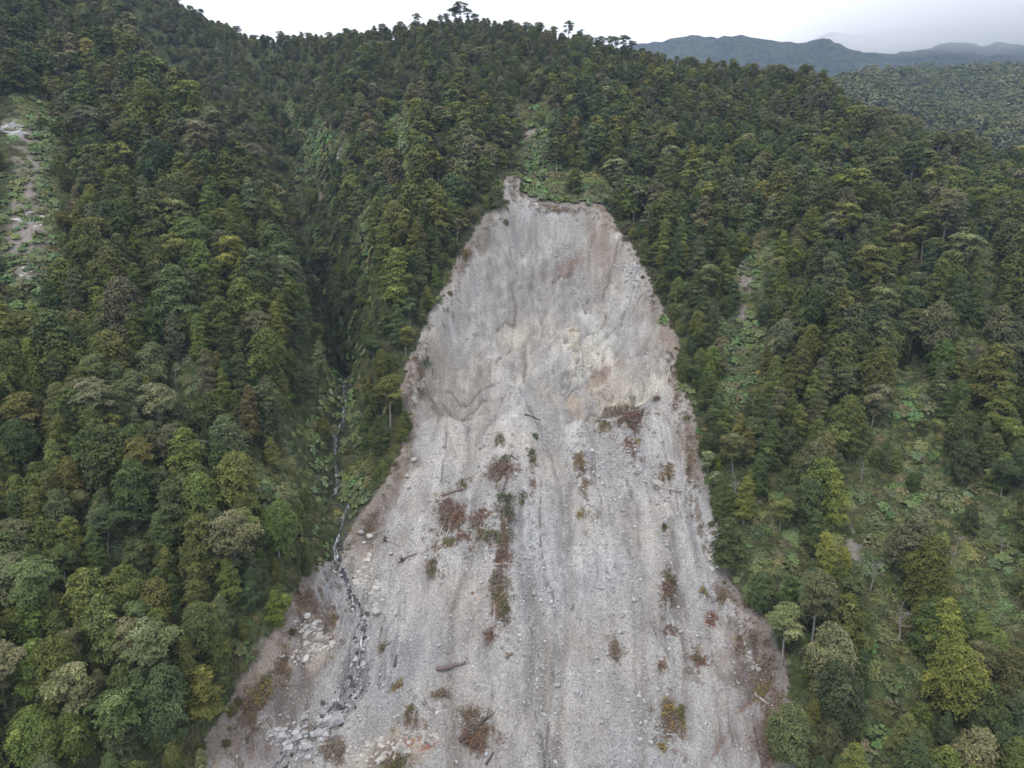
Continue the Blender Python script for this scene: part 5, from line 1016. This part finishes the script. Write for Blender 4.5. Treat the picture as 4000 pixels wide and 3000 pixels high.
for j, (cx, cyy, rx, ry, cols, lb) in enumerate(BR):
    if cols is None: continue
    p0 = onhill(cx, cyy)
    if p0 is None: continue
    rr = np.random.default_rng(j + 900); _, _, d_ = proj(*p0); n = int(np.clip(rx * ry * .30, 30, 260)); tw = MB(); parts = [MB() for _ in cols]
    upd = np.array([0, .70, .71])       # up the slope
    for i in range(n):
        a_ = rr.uniform(0, 6.28); q_ = math.sqrt(rr.random()); ox, oy = math.cos(a_) * q_ * rx * d_ / F, math.sin(a_) * q_ * ry * d_ / F
        lump = .5 + .9 * (1 - q_); c_ = np.array([ox, 0, 0]) + upd * -oy + [0, 0, rr.uniform(.05, .5) * lump]
        dr = np.array([rr.normal(0, .6), rr.normal(-.5, .5), rr.normal(-.35, .45)]); dr /= np.linalg.norm(dr); L = rr.uniform(.8, 2.6) * min(1, .55 + rx / 40)
        e_ = c_ + dr * L
        if i % 2 == 0: tw.tube([c_ - dr * L * .4, c_, e_], [.05, .045, .015], 3)
        k_ = rr.integers(len(cols)) if rr.random() < .5 else min(len(cols) - 1, int((oy / (ry * d_ / F) * .5 + .5) * len(cols)))
        nl = 9; t_ = rr.random((nl, 1)); cc_ = c_ + (e_ - c_) * t_ + rr.normal(0, .14, (nl, 3))
        parts[k_].leaves(cc_, rr.normal(0, .6, (nl, 3)) + [0, -.4, .8], .24, np.clip(rr.normal(.52, .14, nl), 0, .85), long=2.2)
    red_ = any(c_ in (GRN,) for c_ in cols)
    nm = 'torn_brush' if not red_ else 'low_shrub'
    root = link(bpy.data.objects.new(nm, None), label=lb, cat='brush' if not red_ else 'shrub', group='torn brush on the debris' if not red_ else 'living shrubs on the debris'); root.location = p0
    if tw.v: ob('twigs', tw.build('twigs', [M_TWIG]), parent=root)
    for m_, c_ in zip(parts, cols):
        if m_.v: o = ob('foliage', m_.build('foliage', [M_LEAF]), parent=root); o['tint'] = [float(v) for v in c_]

# twig litter and shredded leaves ground into the debris
LIT = []
for i in range(5):
    m_ = MB()
    for k_ in range(9):
        c_ = rng.normal(0, .35, 3) * [1, 1, .15]; dr = rng.normal(0, 1, 3) * [1, 1, .25]; dr /= np.linalg.norm(dr); L = rng.uniform(.3, .9); m_.tube([c_ - dr * L * .5, c_ + dr * L * .5 + [0, 0, .05]], [.035, .02], 3, s=rng.uniform(.3, .95))
    n_l = 12; m_.leaves(rng.normal(0, .38, (n_l, 3)) * [1, 1, .2] + [0, 0, .08], rng.normal(0, .5, (n_l, 3)) + [0, 0, 1], .16, np.clip(rng.normal(.5, .16, n_l), 0, .9), long=2.4); LIT.append(m_.build('litter', [M_LEAF]))
LP = []
for (cx, cyy, rx, ry, n_l) in [(1090, 1160, 26, 150, 420), (1080, 1300, 20, 90, 160), (985, 1120, 42, 62, 300), (1150, 1040, 14, 80, 60), (1350, 910, 60, 42, 260), (1365, 980, 24, 60, 80), (1262, 1040, 20, 90, 120), (1442, 1270, 16, 50, 110), (1450, 1560, 36, 60, 130), (1030, 1590, 44, 40, 150), (1016, 1545, 30, 24, 50), (1080, 1010, 40, 30, 140), (1330, 1410, 14, 40, 40),
      (1600, 1380, 22, 60, 130), (1640, 1440, 24, 50, 130), (1660, 1560, 22, 90, 170), (1560, 1290, 24, 30, 60), (1500, 1420, 40, 60, 60), (660, 1300, 30, 40, 140), (610, 1440, 24, 60, 140), (540, 1540, 30, 60, 180), (720, 1350, 40, 60, 60), (800, 1140, 20, 40, 60), (1490, 1010, 10, 130, 110), (1462, 860, 10, 90, 90), (905, 800, 20, 60, 110), (1005, 560, 16, 30, 40), (940, 1180, 30, 80, 70), (900, 1560, 50, 60, 70), (1430, 1040, 20, 40, 50), (1040, 1150, 50, 40, 120), (1200, 456, 90, 6, 60)]:
    n_l = int(n_l * .62); a_ = rng.uniform(0, 6.28, n_l); q_ = np.abs(rng.normal(0, .62, n_l))
    for u, v_ in zip(cx + np.cos(a_) * q_ * rx, cyy + np.sin(a_) * q_ * ry):
        h_ = hit(u, v_, GZ)
        if h_: LP.append(h_)
t_ = rng.integers(0, len(EDGE_W), 800); u = rng.random((800, 1)); EP = EDGE_W[t_] * (1 - u) + EDGE_W[(t_ + 1) % len(EDGE_W)] * u
EP = EP + rng.normal(0, .9, EP.shape); EP = EP[(EP[:, 1] > 100) & (np.abs(sdist(EP[:, 0], EP[:, 1], EDGE_W) - .4) < 1.2)]
LP = np.r_[np.array(LP), EP]; n = len(LP); lt = np.array([(.19, .13, .10), (.24, .19, .16), (.21, .12, .09), (.13, .12, .05), (.10, .075, .06), (.26, .19, .09)])
scatter('twig_litter', libcol('litter_kinds', LIT), np.c_[LP, ground(LP[:, 0], LP[:, 1]) + .06], rng.uniform(0, 6.28, n), rng.uniform(.6, 1.5, (n, 1)) * np.ones((1, 3)), lt[rng.choice(6, n, p=[.3, .25, .13, .12, .12, .08])] * rng.uniform(.7, 1.2, (n, 1)), rng.integers(0, 5, n), 'broken twigs and torn leaves mixed into the debris', align=on_slope(LP[:, 0], LP[:, 1], rng.uniform(0, 6.28, n), 1.0))

# ------------------------------------------------------------------ stream
M_WATER, t, b = mat('white_water', .35, .5)
n1 = noise(t, 1.7, mapping(t, (1.4, .22, .22)), 5, .62); t.links.new(ramp(t, n1.outputs['Fac'], [(.47, (.035, .037, .04)), (.56, (.20, .21, .22)), (.66, (.60, .62, .64))]), b.inputs['Base Color'])
bump(t, b, n1.outputs['Fac'], .6, .2)
SEG = [([(758, 735), (750, 750), (742, 763), (748, 785), (753, 797), (747, 805), (743, 817), (741, 834), (745, 854), (743, 885), (740, 912), (731, 925), (723, 937), (723, 966), (724, 994), (725, 1020), (727, 1047), (722, 1066), (736, 1063), (751, 1070), (752, 1094), (742, 1114), (736, 1135), (731, 1150), (727, 1170), (720, 1178), (724, 1194), (727, 1224), (738, 1236), (745, 1250), (753, 1270), (760, 1290), (777, 1312), (787, 1338), (785, 1360), (780, 1385), (774, 1425), (765, 1465), (738, 1500), (700, 1550), (660, 1600), (620, 1630), (588, 1662)], 1.45), ([(763, 817), (757, 836)], .8)]
vv, ff = [], []
for P, wd in SEG:
    W = [onhill(*p) for p in P]; fine_ = []
    for a_, b_ in zip(W[:-1], W[1:]):
        for t_ in np.linspace(0, 1, 6, endpoint=False): fine_.append(a_.lerp(b_, t_))
    fine_.append(W[-1]); n = len(fine_); i0 = len(vv)
    for i, p in enumerate(fine_):
        g_ = float(ground(np.array([p.x]), np.array([p.y]))[0]); wj = wd * rng.uniform(.5, 1.15) * .5 * (1.0 if p.y > 158 else (.62 if p.y > 146 else .42)); dx = rng.normal(0, .12); z_ = g_ + .35
        d_ = (fine_[min(i + 1, n - 1)] - fine_[max(i - 1, 0)]); d_.z = 0; nn_ = Vector((-d_.y, d_.x, 0)).normalized() if d_.length > 1e-4 else Vector((1, 0, 0))
        for k_, zz_ in ((-1, -.25), (-.4, .06), (.4, .08), (1, -.25)): vv.append((p.x + nn_.x * wj * k_ + dx, p.y + nn_.y * wj * k_, z_ + zz_))
    for i in range(n - 1):
        for k_ in range(3): ff.append((i0 + i * 4 + k_, i0 + i * 4 + k_ + 1, i0 + i * 4 + 5 + k_, i0 + i * 4 + 4 + k_))
me = mesh('stream', vv, ff, mats=[M_WATER], smooth=True); ob('stream', me, kind='structure', label='white stream tumbling in waterfalls down the left gully')

# ------------------------------------------------------------------ cloud lying on the distant mountain tops
cb, t, pv = volume_box('low_cloud', (300, 1950, 400), (3800, 3000, 980), 'white cloud bank hiding the distant mountain tops')
pos = N(t, 'ShaderNodeNewGeometry'); sx = N(t, 'ShaderNodeSeparateXYZ'); t.links.new(pos.outputs['Position'], sx.inputs[0])
nn = N(t, 'ShaderNodeTexNoise'); nn.inputs['Scale'].default_value = .0022; nn.inputs['Detail'].default_value = 4; t.links.new(pos.outputs['Position'], nn.inputs['Vector'])
mr = N(t, 'ShaderNodeValToRGB'); zz = N(t, 'ShaderNodeMapRange'); zz.inputs['From Min'].default_value = 430; zz.inputs['From Max'].default_value = 930; t.links.new(sx.outputs['Z'], zz.inputs['Value']); t.links.new(zz.outputs[0], mr.inputs[0])
e_ = mr.color_ramp.elements; e_.new(.5); e_.new(.62)
for k_, (p_, c_) in zip(e_, [(.08, 0), (.30, 1), (.46, 1), (.66, 0)]): k_.position = p_; k_.color = (c_, c_, c_, 1)
mrx = N(t, 'ShaderNodeMapRange'); mrx.inputs['From Min'].default_value = 500; mrx.inputs['From Max'].default_value = 1500; t.links.new(sx.outputs['X'], mrx.inputs['Value']); mrx.inputs['To Min'].default_value = -1.3; mrx.inputs['To Max'].default_value = .45
a1 = N(t, 'ShaderNodeMath', operation='ADD'); t.links.new(mr.outputs[0], a1.inputs[0]); t.links.new(mrx.outputs[0], a1.inputs[1])
a2 = N(t, 'ShaderNodeMath', operation='MULTIPLY_ADD'); t.links.new(nn.outputs['Fac'], a2.inputs[0]); a2.inputs[1].default_value = 1.6; t.links.new(a1.outputs[0], a2.inputs[2])
mr2 = N(t, 'ShaderNodeMapRange'); mr2.inputs['From Min'].default_value = 1.0; mr2.inputs['From Max'].default_value = 2.0; mr2.inputs['To Max'].default_value = .0048; t.links.new(a2.outputs[0], mr2.inputs['Value']); t.links.new(mr2.outputs[0], pv.inputs['Density'])
pv.inputs['Color'].default_value = (1, 1, 1, 1); pv.inputs['Anisotropy'].default_value = -.1
